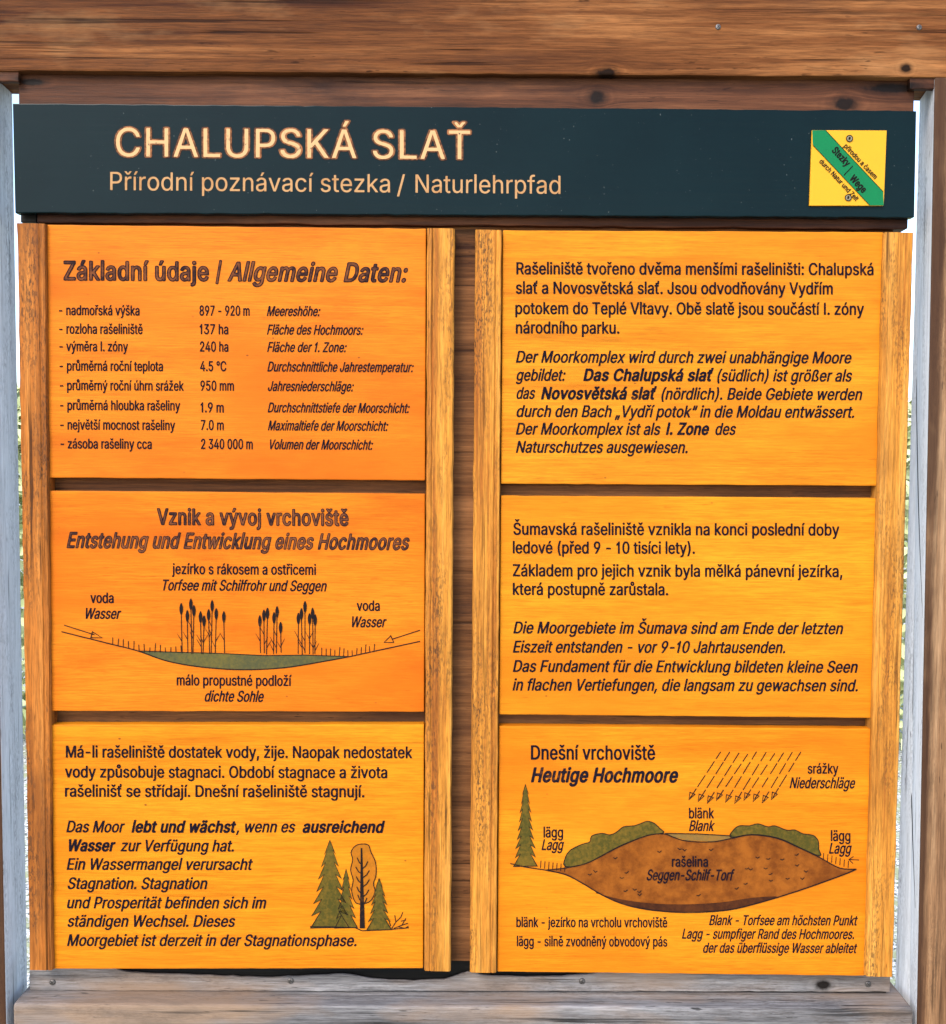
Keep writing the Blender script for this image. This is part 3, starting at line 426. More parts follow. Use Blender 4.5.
(0,228,389,[121,-17,88,-8,62,5,41,21,25,43,14,67,9,90,9,124,16,150,26,169,41,186,57,197,79,208,131,222,229,236,246,240,251,245,252,252,252,269,248,286,240,299,229,310,214,317,195,320,171,316,150,306,132,290,117,268,105,263,86,264,29,281,21,288,22,298,37,326,55,347,83,368,114,381,157,391,205,393,238,389,271,381,300,367,324,347,344,317,353,290,357,252,356,0,350,-8,338,-11,269,-10,260,-7,250,1,224,-10,195,-17,143,-19],[163,55,181,55,202,61,220,71,236,86,246,102,251,121,252,157,250,165,243,166,160,153,136,144,119,131,114,119,112,105,114,88,118,79,126,69,137,62],[98,433,75,443,65,452,58,464,55,474,55,488,62,507,79,524,102,531,131,531,155,523,168,510,176,493,177,471,169,455,157,443,140,435,126,432],[243,433,219,443,203,462,198,483,206,507,221,523,243,531,271,532,295,525,310,512,320,493,321,474,314,458,302,444,287,436,274,432]),
(0,233,404,[171,-17,133,-8,100,8,69,32,45,62,26,100,15,143,12,200,16,236,26,274,44,310,67,340,93,362,119,377,157,389,188,393,240,391,269,384,302,371,331,350,355,324,374,288,384,257,390,221,391,169,386,162,374,158,124,158,118,155,118,148,129,110,145,85,162,70,183,60,207,55,231,58,252,67,271,83,286,107,298,113,319,112,371,100,381,94,383,86,374,62,355,36,333,16,307,0,271,-13,248,-17,198,-19],[121,231,276,230,281,231,284,236,273,271,257,295,245,305,229,314,202,319,174,312,160,303,145,290,125,260,119,238],[169,418,158,424,157,433,206,533,217,538,229,538,293,538,307,533,310,526,308,519,243,422,229,418]),
(0,237,167,[43,-10,33,-5,30,7,30,376,36,384,45,388,119,388,131,382,134,371,134,2,129,-7,119,-10],[48,419,38,424,37,433,86,533,100,538,167,538,179,537,188,533,190,526,186,517,124,423,110,418]),
(0,243,415,[169,-17,131,-7,95,10,62,40,42,67,24,107,15,143,12,202,16,238,27,276,47,314,66,338,98,365,126,379,169,391,221,393,255,389,298,375,326,357,354,331,373,302,389,267,399,226,401,174,396,131,384,93,364,57,336,24,314,8,288,-5,252,-16,221,-19],[191,57,207,55,230,60,248,69,264,83,276,99,285,117,293,146,296,171,296,200,293,226,284,257,276,274,262,293,248,305,229,315,207,319,188,316,174,310,157,299,145,286,135,271,126,250,117,200,120,150,133,106,143,90,157,75,176,62],[171,419,162,424,161,433,210,533,224,538,290,538,302,537,312,533,314,526,312,519,248,423,233,418]),
(0,246,415,[169,-17,131,-7,95,10,62,40,42,67,24,107,15,143,12,202,16,238,27,276,47,314,66,338,98,365,126,379,169,391,221,393,255,389,298,375,326,357,354,331,373,302,389,267,399,226,401,174,396,131,384,93,364,57,336,24,314,8,288,-5,252,-16,221,-19],[191,57,207,55,230,60,248,69,264,83,276,99,285,117,293,146,296,171,296,200,293,226,284,257,276,274,262,293,248,305,229,315,207,319,188,316,174,310,157,299,145,286,135,271,126,250,117,200,120,150,133,106,143,90,157,75,176,62],[117,433,93,443,77,462,73,474,73,486,81,507,98,524,119,531,148,532,171,524,186,510,195,490,196,476,188,457,174,442,160,435,145,432],[260,433,237,443,227,452,220,464,217,486,224,507,240,523,262,531,290,532,314,524,329,512,338,493,339,474,332,457,319,443,305,436,290,432]),
(0,250,410,[150,-14,112,-4,80,14,56,40,38,79,33,102,30,131,30,369,32,381,40,386,55,388,117,388,126,386,132,381,135,369,135,133,137,114,144,93,160,75,179,63,200,60,224,64,246,79,261,98,270,119,274,152,276,379,281,385,293,388,360,388,371,384,376,379,377,369,377,10,375,-2,371,-7,360,-11,293,-11,281,-7,271,6,245,-5,214,-14],[169,419,160,424,158,433,207,533,221,538,288,538,300,537,310,533,312,526,309,519,245,423,231,418]),
(0,252,410,[150,-14,112,-4,80,14,56,40,38,79,33,102,30,131,30,369,32,381,40,386,55,388,117,388,126,386,132,381,135,369,135,133,137,114,144,93,160,75,179,63,200,60,224,64,246,79,261,98,270,119,274,152,276,379,281,385,293,388,360,388,371,384,376,379,377,369,377,10,375,-2,371,-7,360,-11,293,-11,281,-7,271,6,245,-5,214,-14],[114,433,90,443,75,462,71,474,70,486,78,507,95,524,117,531,145,532,169,524,182,512,192,493,193,476,186,457,171,442,157,435,143,432],[257,433,234,443,225,452,218,464,214,486,221,507,238,523,260,531,288,532,312,524,326,512,336,493,336,474,330,457,317,443,302,436,288,432]),
(0,253,389,[62,-155,36,-149,27,-140,27,-131,40,-86,44,-81,52,-78,90,-81,107,-73,122,-52,137,-10,139,0,-1,367,-3,376,-2,381,7,387,19,388,88,388,102,381,186,153,193,139,196,140,201,152,286,382,293,386,302,388,371,388,386,384,389,379,388,369,226,-55,205,-98,179,-129,150,-146,110,-156],[160,418,149,424,148,433,198,534,212,538,283,538,294,536,300,531,301,526,299,519,233,422,219,418]),
(0,269,396,[169,-17,131,-7,95,10,62,40,42,67,24,107,14,150,12,205,17,240,28,279,48,315,76,348,100,367,131,381,171,391,224,393,257,388,302,373,340,346,359,324,369,307,379,283,379,274,374,268,360,263,312,252,295,252,283,257,273,279,260,296,233,313,202,318,183,315,167,306,151,293,136,272,126,250,120,226,117,200,117,171,121,143,131,112,143,90,162,71,181,60,205,55,230,60,252,72,270,90,284,119,295,124,317,124,369,111,379,105,381,95,368,64,352,41,330,19,302,1,267,-12,240,-17,193,-19],[167,426,155,433,81,517,77,526,81,534,95,538,167,537,176,532,205,500,212,504,236,532,245,537,319,538,329,536,334,531,335,524,331,517,252,429,238,425]),
(0,283,404,[171,-17,133,-8,100,8,69,32,45,62,26,100,15,143,12,200,16,236,26,274,44,310,67,340,93,362,119,377,157,389,188,393,240,391,269,384,302,371,331,350,355,324,374,288,384,257,390,221,391,169,386,162,374,158,124,158,118,155,118,148,129,110,145,85,162,70,183,60,207,55,231,58,252,67,271,83,286,107,298,113,319,112,371,100,381,94,383,86,374,62,355,36,333,16,307,0,271,-13,248,-17,198,-19],[121,231,276,230,281,231,284,236,273,271,257,295,245,305,229,314,202,319,174,312,160,303,145,290,125,260,119,238],[164,426,152,432,78,517,73,526,79,535,93,538,164,537,174,531,198,503,202,500,207,502,231,531,243,537,314,538,324,536,330,531,332,524,329,518,250,430,236,425]),
(0,328,410,[43,-10,33,-5,30,7,30,369,33,382,48,388,114,388,126,384,136,371,160,381,188,390,243,393,269,389,288,384,307,376,326,364,345,345,360,321,370,298,376,269,377,10,374,-5,360,-11,295,-11,281,-8,276,-2,274,10,274,233,271,262,262,286,248,302,229,314,210,318,186,313,163,300,147,281,137,257,135,238,135,10,132,-2,128,-7,117,-11],[164,426,152,433,79,517,74,526,79,534,93,538,164,537,174,532,202,500,210,504,233,532,243,537,317,538,326,536,332,531,333,524,329,517,250,429,236,425]),
(0,345,259,[43,-10,33,-5,30,7,30,369,32,381,38,386,48,388,114,388,126,384,136,375,164,387,188,392,243,393,255,390,260,386,263,376,263,329,260,318,248,312,202,314,179,308,153,290,138,264,135,245,135,10,132,-2,128,-7,117,-11],[102,426,93,431,17,518,13,526,19,535,33,538,102,537,112,532,136,504,143,500,171,532,181,537,255,538,265,536,271,531,272,524,267,517,188,429,174,425]),
(0,352,447,[171,-17,140,-10,102,4,79,19,57,38,40,60,26,88,17,124,16,133,19,139,26,144,36,145,105,145,116,143,124,136,135,100,155,79,171,69,188,63,212,59,233,59,274,69,290,78,305,90,315,105,322,124,322,145,320,160,307,178,279,196,248,208,133,242,102,256,74,276,50,302,35,333,30,360,32,400,42,429,59,457,86,483,117,502,152,515,188,522,248,524,283,519,314,511,338,501,364,484,387,462,401,443,415,412,420,383,417,372,400,367,336,367,324,369,316,376,305,407,288,426,260,441,221,447,183,440,164,429,152,419,142,405,137,390,136,369,138,355,144,343,152,334,179,317,212,304,319,273,352,258,381,238,407,209,422,179,428,145,425,105,414,74,395,45,371,22,343,4,310,-9,269,-17,195,-19],[183,554,171,562,95,648,93,657,98,663,112,667,183,665,193,660,217,632,221,629,250,661,260,666,333,667,343,664,349,660,351,655,348,647,267,558,252,554]),
(0,353,365,[140,-17,117,-12,90,-3,71,6,54,19,38,36,25,57,15,86,17,97,29,103,74,113,100,114,112,107,124,82,138,67,160,57,186,55,212,60,236,76,245,95,243,117,235,129,217,140,107,169,79,182,60,195,40,217,28,243,24,271,27,298,36,321,52,344,74,363,98,377,133,388,167,393,205,393,238,388,267,379,283,371,310,350,324,333,336,312,343,293,340,285,329,278,283,268,260,267,248,274,235,295,219,312,205,319,183,321,157,315,138,301,129,283,131,262,140,249,160,238,276,206,298,196,318,181,336,160,347,136,351,112,348,79,339,55,324,33,305,15,281,1,250,-11,219,-17,167,-19],[145,426,136,431,60,517,56,526,62,535,76,538,145,537,155,532,180,502,186,500,214,532,224,537,298,538,307,536,313,531,314,524,310,517,231,429,217,425]),
(0,356,449,[183,-10,174,-5,170,7,170,436,162,440,31,440,19,443,13,448,10,455,11,507,17,513,31,517,414,517,429,514,435,507,437,493,437,455,434,448,429,443,417,441,286,440,279,437,277,2,271,-7,262,-10],[186,554,174,561,98,647,95,657,100,663,114,667,186,665,195,660,217,633,224,629,252,661,262,666,336,667,345,664,351,660,352,652,348,645,269,558,255,554]),
(0,357,262,[129,-12,100,-3,79,9,62,27,50,50,44,69,42,98,41,312,36,316,0,317,-12,322,-17,333,-16,374,-12,383,-5,387,36,388,40,392,42,464,48,476,62,480,140,479,143,486,143,548,148,558,162,563,233,562,244,557,246,548,231,433,227,421,221,417,212,414,150,416,147,412,146,405,147,393,150,389,210,387,219,383,223,374,224,333,219,321,205,317,152,316,147,312,146,90,150,71,160,61,169,59,205,62,218,57,224,43,232,2,225,-7,205,-13,148,-14]),
(0,367,410,[150,-14,112,-4,80,14,56,40,38,79,33,102,30,131,30,369,32,381,40,386,55,388,117,388,126,386,132,381,135,369,135,133,137,114,144,93,160,75,179,63,200,60,224,64,246,79,261,98,270,119,274,152,276,379,281,385,293,388,360,388,371,384,376,379,377,369,377,10,375,-2,371,-7,360,-11,293,-11,281,-7,271,6,245,-5,214,-14],[179,395,153,402,138,410,121,424,107,442,97,462,93,483,95,505,100,521,111,540,126,557,143,569,167,579,190,583,214,583,236,580,260,572,278,560,290,548,309,517,314,486,307,455,298,438,286,423,257,404,226,394],[199,460,207,459,217,466,222,474,225,486,220,507,212,515,205,519,198,517,190,510,183,493,186,474]),
(0,382,380,[33,-10,24,-6,19,2,19,38,23,50,220,307,219,310,212,312,45,312,34,314,28,319,25,329,25,371,29,382,36,386,48,388,331,388,347,383,352,369,352,333,349,324,157,69,157,66,164,64,348,63,355,58,358,50,358,5,355,-5,338,-11],[148,426,133,434,61,517,57,526,62,535,76,538,145,537,155,533,181,502,186,500,214,531,226,537,298,538,307,536,313,531,315,524,311,517,233,430,219,425]),
(0,8220,300,[38,309,32,314,31,324,83,508,88,513,100,517,152,517,164,513,169,507,170,498,139,314,133,310,124,307,50,307],[162,309,156,314,154,324,206,507,212,513,224,517,276,517,288,513,292,507,293,500,266,326,262,315,255,310,245,307,174,307]),
(0,8222,287,[29,-129,19,-124,17,-114,47,71,52,77,64,80,138,80,151,76,156,69,156,62,104,-121,100,-126,88,-130],[152,-129,143,-124,140,-114,171,71,176,77,188,80,262,80,274,77,279,71,279,62,227,-121,221,-127,212,-130]),
(1,46,188,[81,-29,62,-24,48,-18,24,4,14,26,15,60,29,82,40,93,57,102,88,109,105,109,124,105,148,93,168,71,175,52,173,19,162,1,138,-19,107,-29]),
(1,47,249,[7,-100,-7,-96,-17,-88,-22,-79,-21,-69,141,533,152,547,174,554,233,555,250,551,260,545,266,538,269,531,268,521,106,-79,96,-93,76,-100]),
(1,58,188,[81,-29,62,-24,48,-18,24,4,14,26,15,60,29,82,40,93,57,102,88,109,105,109,124,105,148,93,168,71,175,52,173,19,162,1,138,-19,107,-29],[76,247,60,252,43,260,22,281,13,302,13,326,16,338,24,351,38,366,62,379,81,384,95,385,126,379,152,364,170,343,175,324,175,302,172,293,157,271,133,254,102,246]),
(1,65,480,[10,-24,-5,-20,-14,-13,-20,-2,-19,7,165,512,177,524,198,531,276,531,298,524,309,514,314,502,495,10,497,0,495,-7,486,-17,464,-25,393,-25,376,-21,364,-14,357,-2,314,114,305,117,171,117,164,115,160,110,121,-2,112,-15,100,-22,86,-25],[217,221,269,222,274,226,243,318,238,326,233,321,202,229,205,222]),
(1,67,510,[240,-31,188,-22,140,-3,100,24,62,62,47,83,30,114,14,160,4,226,4,281,11,336,29,388,52,431,71,455,90,474,132,505,181,526,231,537,288,538,321,533,362,522,400,505,433,481,464,449,487,414,501,379,507,355,506,345,495,332,476,325,400,325,386,330,376,337,362,371,350,390,337,405,314,420,293,427,264,431,238,427,210,415,183,393,166,369,151,338,142,302,138,262,141,214,149,174,164,140,186,110,212,90,241,79,274,76,293,79,312,86,340,105,360,131,374,167,381,174,393,180,407,183,476,183,488,179,500,172,506,162,507,152,498,117,475,71,452,43,414,11,374,-11,333,-24,281,-32]),
(1,68,502,[52,-24,31,-15,25,-7,23,0,23,502,26,516,38,526,57,531,252,531,286,527,326,517,350,508,387,488,424,457,455,419,477,374,491,321,496,262,491,188,477,133,453,86,431,58,393,24,348,-1,314,-13,283,-20,240,-25],[163,81,236,81,262,85,288,95,310,109,326,126,341,150,351,176,359,210,362,248,359,293,351,331,339,362,318,390,293,410,271,419,229,426,167,426,160,421,160,90]),
(1,69,419,[52,-24,31,-15,25,-7,23,0,23,502,26,516,40,527,60,531,369,531,395,523,403,517,407,507,407,452,402,440,388,430,369,426,171,426,161,424,160,319,162,310,171,308,352,308,369,305,383,298,389,288,390,233,389,224,383,214,371,207,357,204,163,202,160,195,160,90,161,83,167,80,371,80,390,76,402,69,409,57,409,2,406,-10,393,-20,374,-25]),
(1,72,517,[52,-24,31,-15,25,-7,23,0,23,502,27,517,38,526,55,531,121,531,143,526,157,514,160,502,160,321,162,314,171,312,345,312,352,313,356,319,356,502,360,516,371,526,390,531,457,531,471,528,483,521,490,512,492,502,492,5,491,-5,487,-12,476,-20,460,-25,393,-25,371,-20,359,-10,356,2,356,198,352,206,169,207,162,205,160,200,160,5,158,-7,148,-18,129,-24]),
(1,73,196,[60,-24,38,-16,32,-10,29,0,29,510,38,523,60,532,131,532,155,523,161,517,164,507,164,-2,155,-16,133,-24]),
(1,75,467,[52,-24,31,-15,25,-7,23,0,23,502,27,517,40,527,64,531,126,531,143,526,155,517,160,502,160,348,162,340,164,340,320,507,338,524,360,531,443,531,460,528,471,522,480,510,480,502,476,494,290,295,285,286,290,276,476,14,482,0,477,-12,464,-21,445,-25,369,-25,345,-17,333,-5,198,186,190,190,169,169,160,155,159,2,156,-10,145,-19,126,-25]),
(1,76,393,[52,-24,31,-15,25,-7,23,0,23,507,31,521,52,530,126,531,150,522,157,514,159,505,161,83,169,80,357,80,376,76,388,69,395,57,395,-2,390,-12,383,-18,360,-25]),
(1,78,523,[52,-24,31,-15,25,-7,23,0,23,502,27,517,40,527,60,531,138,531,152,527,164,521,348,235,355,224,360,221,362,231,364,512,376,525,398,531,464,531,488,522,496,512,498,502,498,5,497,-5,493,-12,479,-21,460,-25,383,-25,369,-21,357,-15,349,-5,169,277,162,283,160,271,159,-5,149,-17,129,-24]),
(1,80,445,[52,-24,31,-15,25,-7,23,0,23,500,25,514,36,524,57,531,257,531,283,528,314,521,360,502,385,483,410,457,425,431,438,395,443,364,441,314,434,283,421,252,406,231,380,205,357,189,326,175,295,166,269,162,162,159,160,150,159,2,156,-10,145,-19,126,-25],[163,267,250,267,271,273,288,286,297,300,303,317,307,336,307,355,298,390,283,412,264,422,245,426,171,427,162,425,160,417,160,276]),
(1,83,447,[174,-31,133,-22,102,-10,69,9,42,33,23,60,9,90,1,129,2,138,5,145,19,155,36,159,102,159,119,156,136,144,147,110,162,90,188,77,224,72,262,78,276,85,290,95,301,110,306,124,308,140,305,155,296,169,275,183,240,196,133,227,93,247,64,266,38,294,21,326,16,352,17,400,25,429,43,460,69,487,100,508,136,524,181,535,238,538,271,535,314,525,348,510,374,493,399,469,415,448,430,417,436,381,433,369,421,359,402,353,336,352,321,356,305,367,293,399,278,417,255,429,219,433,186,426,164,412,156,400,151,386,150,371,153,357,163,343,186,328,319,287,360,268,391,248,417,221,434,190,443,152,441,110,430,74,413,45,386,17,357,-3,319,-20,276,-30,248,-33]),
(1,85,517,[217,-31,160,-18,126,-2,100,14,71,41,58,57,43,83,32,107,26,136,23,171,24,512,36,524,60,531,126,531,145,524,156,514,158,502,158,183,163,148,174,120,195,94,210,85,226,78,260,75,295,80,324,98,343,124,353,152,356,179,356,502,359,514,369,524,390,531,457,531,474,527,488,517,492,502,492,157,487,124,477,93,455,55,432,29,402,6,367,-13,333,-24,295,-32,245,-33]),
(1,86,480,[198,-24,177,-17,166,-2,-17,493,-20,505,-17,514,-2,526,19,531,86,531,102,526,115,517,122,505,235,186,240,180,245,188,360,514,374,526,393,531,462,531,483,525,496,512,495,498,312,-6,302,-17,281,-25]),
(1,87,686,[148,-24,126,-15,116,2,-18,493,-19,507,-14,519,-2,526,14,531,81,531,100,526,114,515,188,238,193,230,198,240,267,502,272,514,286,526,305,531,379,531,402,524,410,517,415,507,485,240,490,230,496,238,563,500,569,515,583,526,602,531,671,531,686,527,697,519,703,510,702,497,568,5,558,-14,545,-22,531,-25,455,-25,436,-21,423,-12,416,5,346,260,343,267,340,267,262,-10,250,-20,233,-25]),
(1,90,438,[36,-24,15,-17,6,-5,5,43,8,55,255,417,258,424,252,426,40,426,24,430,12,436,4,448,4,505,8,517,21,527,40,531,393,531,410,528,421,522,428,514,431,505,431,462,428,450,178,83,186,80,398,80,414,76,427,69,434,57,434,0,431,-10,417,-21,398,-25]),
(1,97,389,[124,-31,88,-22,55,-6,33,10,14,33,0,60,-6,86,-6,126,-1,150,17,180,34,198,50,208,79,222,112,232,233,251,238,260,234,281,226,294,214,302,195,306,176,303,162,298,150,290,132,264,124,256,105,250,93,249,31,266,17,273,6,286,6,300,24,332,44,355,69,374,107,393,145,403,181,407,224,406,270,395,310,377,336,354,353,331,367,297,371,257,370,-5,360,-18,338,-25,274,-25,245,-16,217,-26,190,-32,143,-33],[160,69,171,68,193,72,205,77,219,88,229,102,236,119,238,138,236,148,229,149,167,141,145,134,134,126,127,107,130,88,140,75]),
(1,98,424,[195,-31,169,-25,143,-14,112,-25,48,-25,26,-17,16,-5,16,505,22,519,38,528,52,531,114,531,138,523,145,516,149,507,150,395,155,394,198,406,240,407,274,403,310,391,344,371,373,345,396,312,415,267,421,238,425,202,422,140,417,114,408,86,382,40,364,20,343,1,300,-21,271,-29,245,-33],[205,71,221,70,236,72,248,78,260,88,273,107,281,126,290,171,289,219,282,248,274,267,261,286,250,295,238,301,221,305,205,303,193,298,171,279,156,248,148,202,150,155,162,114,180,86,193,76]),
(1,99,396,[171,-31,126,-20,86,1,49,33,31,57,13,93,1,133,-2,164,-2,205,2,240,13,281,33,319,52,343,88,375,126,394,169,405,219,407,252,403,302,387,329,372,350,355,370,333,383,312,394,286,394,271,388,262,374,254,312,238,298,237,283,241,273,248,252,283,233,299,205,305,190,302,176,297,163,286,149,267,140,243,134,217,131,193,133,162,138,136,147,112,162,89,179,76,200,70,219,71,233,75,248,86,259,100,269,123,276,130,288,136,310,139,381,120,395,107,396,93,382,60,367,37,340,11,312,-8,279,-22,240,-31,200,-33]),
(1,100,424,[162,-31,119,-20,75,5,40,40,16,83,4,119,-2,167,-1,229,4,257,13,286,31,321,52,348,83,375,119,394,152,403,183,407,226,405,271,394,274,402,274,507,278,517,286,523,312,531,371,531,388,527,402,517,406,505,405,-5,395,-17,371,-25,310,-25,281,-14,250,-26,224,-32,186,-33],[190,71,210,70,224,73,238,82,248,93,257,107,266,129,272,155,275,183,270,233,256,271,245,286,233,296,219,302,205,305,179,299,167,291,156,279,140,245,131,198,135,150,147,112,167,84,179,76]),
(1,101,404,[174,-31,129,-20,93,-3,62,20,35,50,14,89,2,131,-2,164,0,229,11,276,28,312,51,343,79,368,117,390,157,403,190,407,236,405,276,396,310,381,340,360,367,331,388,294,399,262,406,207,405,164,395,152,371,144,140,144,136,138,144,112,155,95,170,81,186,73,202,70,226,71,242,76,257,88,276,118,288,124,302,127,319,126,381,110,395,99,398,83,389,60,372,33,347,10,321,-7,293,-20,252,-30,224,-33],[140,245,257,244,263,245,265,250,256,271,242,290,226,301,202,305,179,300,160,286,142,260,138,250]),
(1,103,425,[169,-174,117,-162,86,-149,64,-136,38,-111,24,-93,15,-76,17,-62,29,-51,74,-26,90,-20,102,-19,126,-27,154,-57,171,-68,202,-74,229,-72,248,-65,262,-52,271,-31,273,-10,269,-7,236,-17,212,-20,176,-20,152,-17,119,-8,88,7,71,18,50,38,33,58,19,83,7,114,0,143,-2,167,-2,214,2,248,12,282,33,324,61,357,90,379,131,398,162,405,186,407,231,405,257,398,279,390,295,398,312,402,371,402,388,398,403,388,407,374,407,-21,404,-48,399,-69,383,-100,357,-128,337,-143,310,-157,279,-167,245,-174],[191,83,207,82,224,85,236,90,248,100,259,117,266,133,275,176,272,226,259,267,246,286,235,295,221,302,205,305,190,303,176,298,164,289,154,276,139,245,131,200,134,157,145,121,165,95,176,88]),
(1,104,410,[45,-24,24,-15,17,-7,16,0,16,507,24,521,45,530,117,531,138,523,148,510,149,402,151,395,214,407,255,406,286,399,319,385,338,372,360,350,374,327,386,295,392,255,391,-2,388,-10,381,-17,357,-25,290,-24,274,-19,263,-10,260,2,260,229,257,252,250,276,240,291,226,301,205,303,186,299,169,287,157,269,150,245,149,2,147,-7,136,-18,117,-25]),
(1,105,167,[45,-24,24,-15,17,-7,16,0,16,379,24,393,45,401,117,402,138,394,145,387,149,379,148,-2,146,-10,139,-17,119,-24],[67,419,36,430,14,450,5,471,7,500,14,514,28,529,50,541,76,546,95,546,114,541,136,530,154,510,161,490,159,464,147,445,134,433,121,426,95,418]),
(1,106,167,[-17,-167,-36,-160,-45,-148,-46,-90,-43,-79,-33,-71,7,-61,12,-52,15,-38,16,381,26,394,48,402,119,401,140,393,146,386,149,376,149,-26,143,-76,138,-92,124,-117,110,-132,88,-148,67,-158,40,-165,17,-168],[67,419,50,423,34,431,14,449,7,462,4,474,6,500,22,524,48,540,76,546,95,546,114,541,137,529,155,507,161,488,157,462,151,450,140,438,119,425,95,418]),
(1,107,381,[45,-24,24,-15,17,-7,16,0,16,507,24,521,45,530,117,531,138,523,145,516,149,507,149,300,151,290,157,293,253,390,267,399,283,402,360,402,379,396,390,386,392,374,386,362,248,221,244,214,249,205,400,14,405,5,405,-2,402,-10,395,-17,371,-25,293,-25,271,-19,255,-5,152,123,149,117,149,2,145,-10,133,-20,117,-25]),
(1,108,158,[40,-24,19,-15,13,-7,11,0,11,526,19,540,40,549,112,550,135,540,141,533,144,524,144,-2,141,-10,134,-17,114,-24]),
(1,109,610,[45,-24,24,-15,17,-7,16,0,16,376,18,386,26,394,50,402,110,402,126,399,143,392,167,401,193,407,238,408,276,399,321,372,345,386,379,401,414,408,457,408,493,400,524,386,544,371,564,350,584,312,592,264,592,2,590,-7,581,-17,557,-25,493,-25,471,-18,460,-7,458,5,458,264,453,283,445,294,431,303,417,305,401,302,387,293,377,279,371,257,370,2,368,-7,357,-18,336,-25,271,-25,257,-22,245,-15,239,-7,237,2,236,267,231,283,224,294,212,302,198,305,181,301,167,291,156,274,150,252,149,2,147,-7,136,-18,117,-25]),
(1,110,410,[45,-24,24,-15,17,-7,16,0,15,374,20,388,33,398,50,402,114,402,145,390,193,405,240,407,290,398,317,386,333,375,355,355,369,335,382,310,389,279,392,252,392,5,388,-10,376,-20,360,-25,300,-25,279,-21,263,-10,260,2,260,229,257,252,250,276,240,291,226,301,205,303,186,299,169,287,157,269,150,245,149,2,147,-7,136,-18,117,-25]),
(1,111,415,[171,-31,126,-20,86,1,49,33,31,57,13,93,1,133,-2,164,-2,205,2,240,13,281,33,319,50,341,87,374,126,394,167,404,219,407,250,404,293,391,333,369,367,337,386,310,403,271,413,231,415,169,410,129,398,88,379,52,362,32,329,2,290,-18,252,-29,219,-33],[190,71,207,69,226,72,238,78,250,88,262,104,270,121,279,151,282,176,279,221,264,267,250,286,239,295,226,301,210,304,193,303,179,298,165,288,157,278,147,262,140,243,131,198,134,152,147,112,165,86,178,76]),
(1,112,424,[45,-167,24,-158,17,-150,16,-143,15,371,18,386,29,396,50,402,114,402,129,398,145,390,174,401,214,407,262,405,310,391,344,371,373,345,396,312,414,269,423,221,425,171,417,117,402,74,384,43,364,19,336,-3,299,-21,260,-32,217,-33,188,-30,152,-20,149,-26,149,-140,145,-153,133,-162,117,-167],[205,71,221,70,236,72,248,78,260,88,273,107,281,126,290,171,289,219,282,248,274,267,261,286,250,295,238,301,221,305,205,303,193,298,171,279,156,248,148,202,150,155,162,114,180,86,193,76]),
(1,114,259,[45,-24,24,-15,17,-7,16,0,15,374,18,386,29,396,50,402,112,402,140,393,171,403,195,407,243,407,262,401,272,393,277,383,277,324,273,312,262,303,245,298,202,300,183,296,166,283,156,269,152,257,149,238,149,5,147,-7,136,-18,117,-25]),
(1,115,365,[143,-31,90,-18,62,-3,43,11,22,33,9,57,-1,86,-1,95,2,102,12,111,27,117,81,128,98,128,112,124,122,117,137,88,148,77,162,71,181,68,205,72,221,81,229,95,229,112,224,119,214,126,102,156,67,173,50,185,29,208,16,233,10,267,12,298,21,324,38,349,64,373,93,389,119,398,155,406,202,407,233,403,267,394,293,381,310,369,324,355,340,336,353,310,358,293,355,279,348,272,333,266,279,253,264,253,250,256,238,263,221,290,210,302,198,306,181,307,164,303,150,293,144,279,146,264,154,255,169,248,279,219,307,205,329,190,349,167,361,140,365,117,363,76,353,50,336,26,313,5,283,-12,255,-23,217,-32,169,-33]),
(1,116,227,[131,-27,102,-19,74,-4,50,19,38,38,30,62,27,93,27,298,21,302,2,303,-14,308,-26,316,-31,326,-31,374,-29,385,-21,393,-12,398,25,405,28,474,38,486,60,494,126,494,150,486,157,479,160,471,163,405,217,399,231,391,238,379,238,329,231,314,221,307,207,303,167,302,161,298,161,95,164,79,168,74,205,76,219,72,231,64,238,48,247,7,247,-2,243,-10,233,-18,207,-26,183,-29]),
(1,117,410,[152,-29,112,-19,71,4,43,34,24,74,18,98,16,126,15,374,18,386,24,393,33,398,57,402,117,402,136,396,146,386,149,374,150,126,156,102,167,86,181,76,200,73,221,78,236,88,249,105,256,129,260,157,260,374,262,386,274,396,295,402,357,402,379,396,388,387,392,376,392,5,390,-7,379,-18,357,-25,293,-25,262,-13,236,-23,207,-29]),
(1,118,389,[155,-24,133,-15,123,0,-15,362,-19,376,-16,386,-5,396,17,402,86,402,100,399,113,390,120,379,185,200,193,184,199,190,264,371,274,390,286,398,305,402,371,402,393,395,404,383,403,367,260,-7,248,-19,229,-25]),
(1,119,567,[131,-24,110,-16,99,0,-12,367,-13,381,-7,391,7,399,26,402,88,402,102,399,114,391,123,379,164,233,169,225,174,234,214,379,221,390,233,398,250,402,317,402,333,398,345,390,353,376,395,226,398,226,401,233,442,379,450,391,462,398,476,402,538,402,557,399,572,390,578,381,577,367,466,0,457,-14,445,-21,431,-25,374,-25,352,-22,338,-14,331,-2,283,155,278,150,235,0,229,-12,217,-20,200,-25]),
(1,121,389,[64,-169,31,-161,19,-155,13,-148,11,-133,24,-86,31,-74,45,-66,64,-63,88,-66,98,-63,110,-43,122,-7,122,0,-17,367,-19,376,-16,386,-5,396,17,402,86,402,100,399,113,390,120,379,185,200,193,184,199,190,266,376,274,390,286,398,305,402,371,402,393,395,404,383,403,367,241,-57,222,-98,207,-119,188,-138,155,-158,117,-169]),
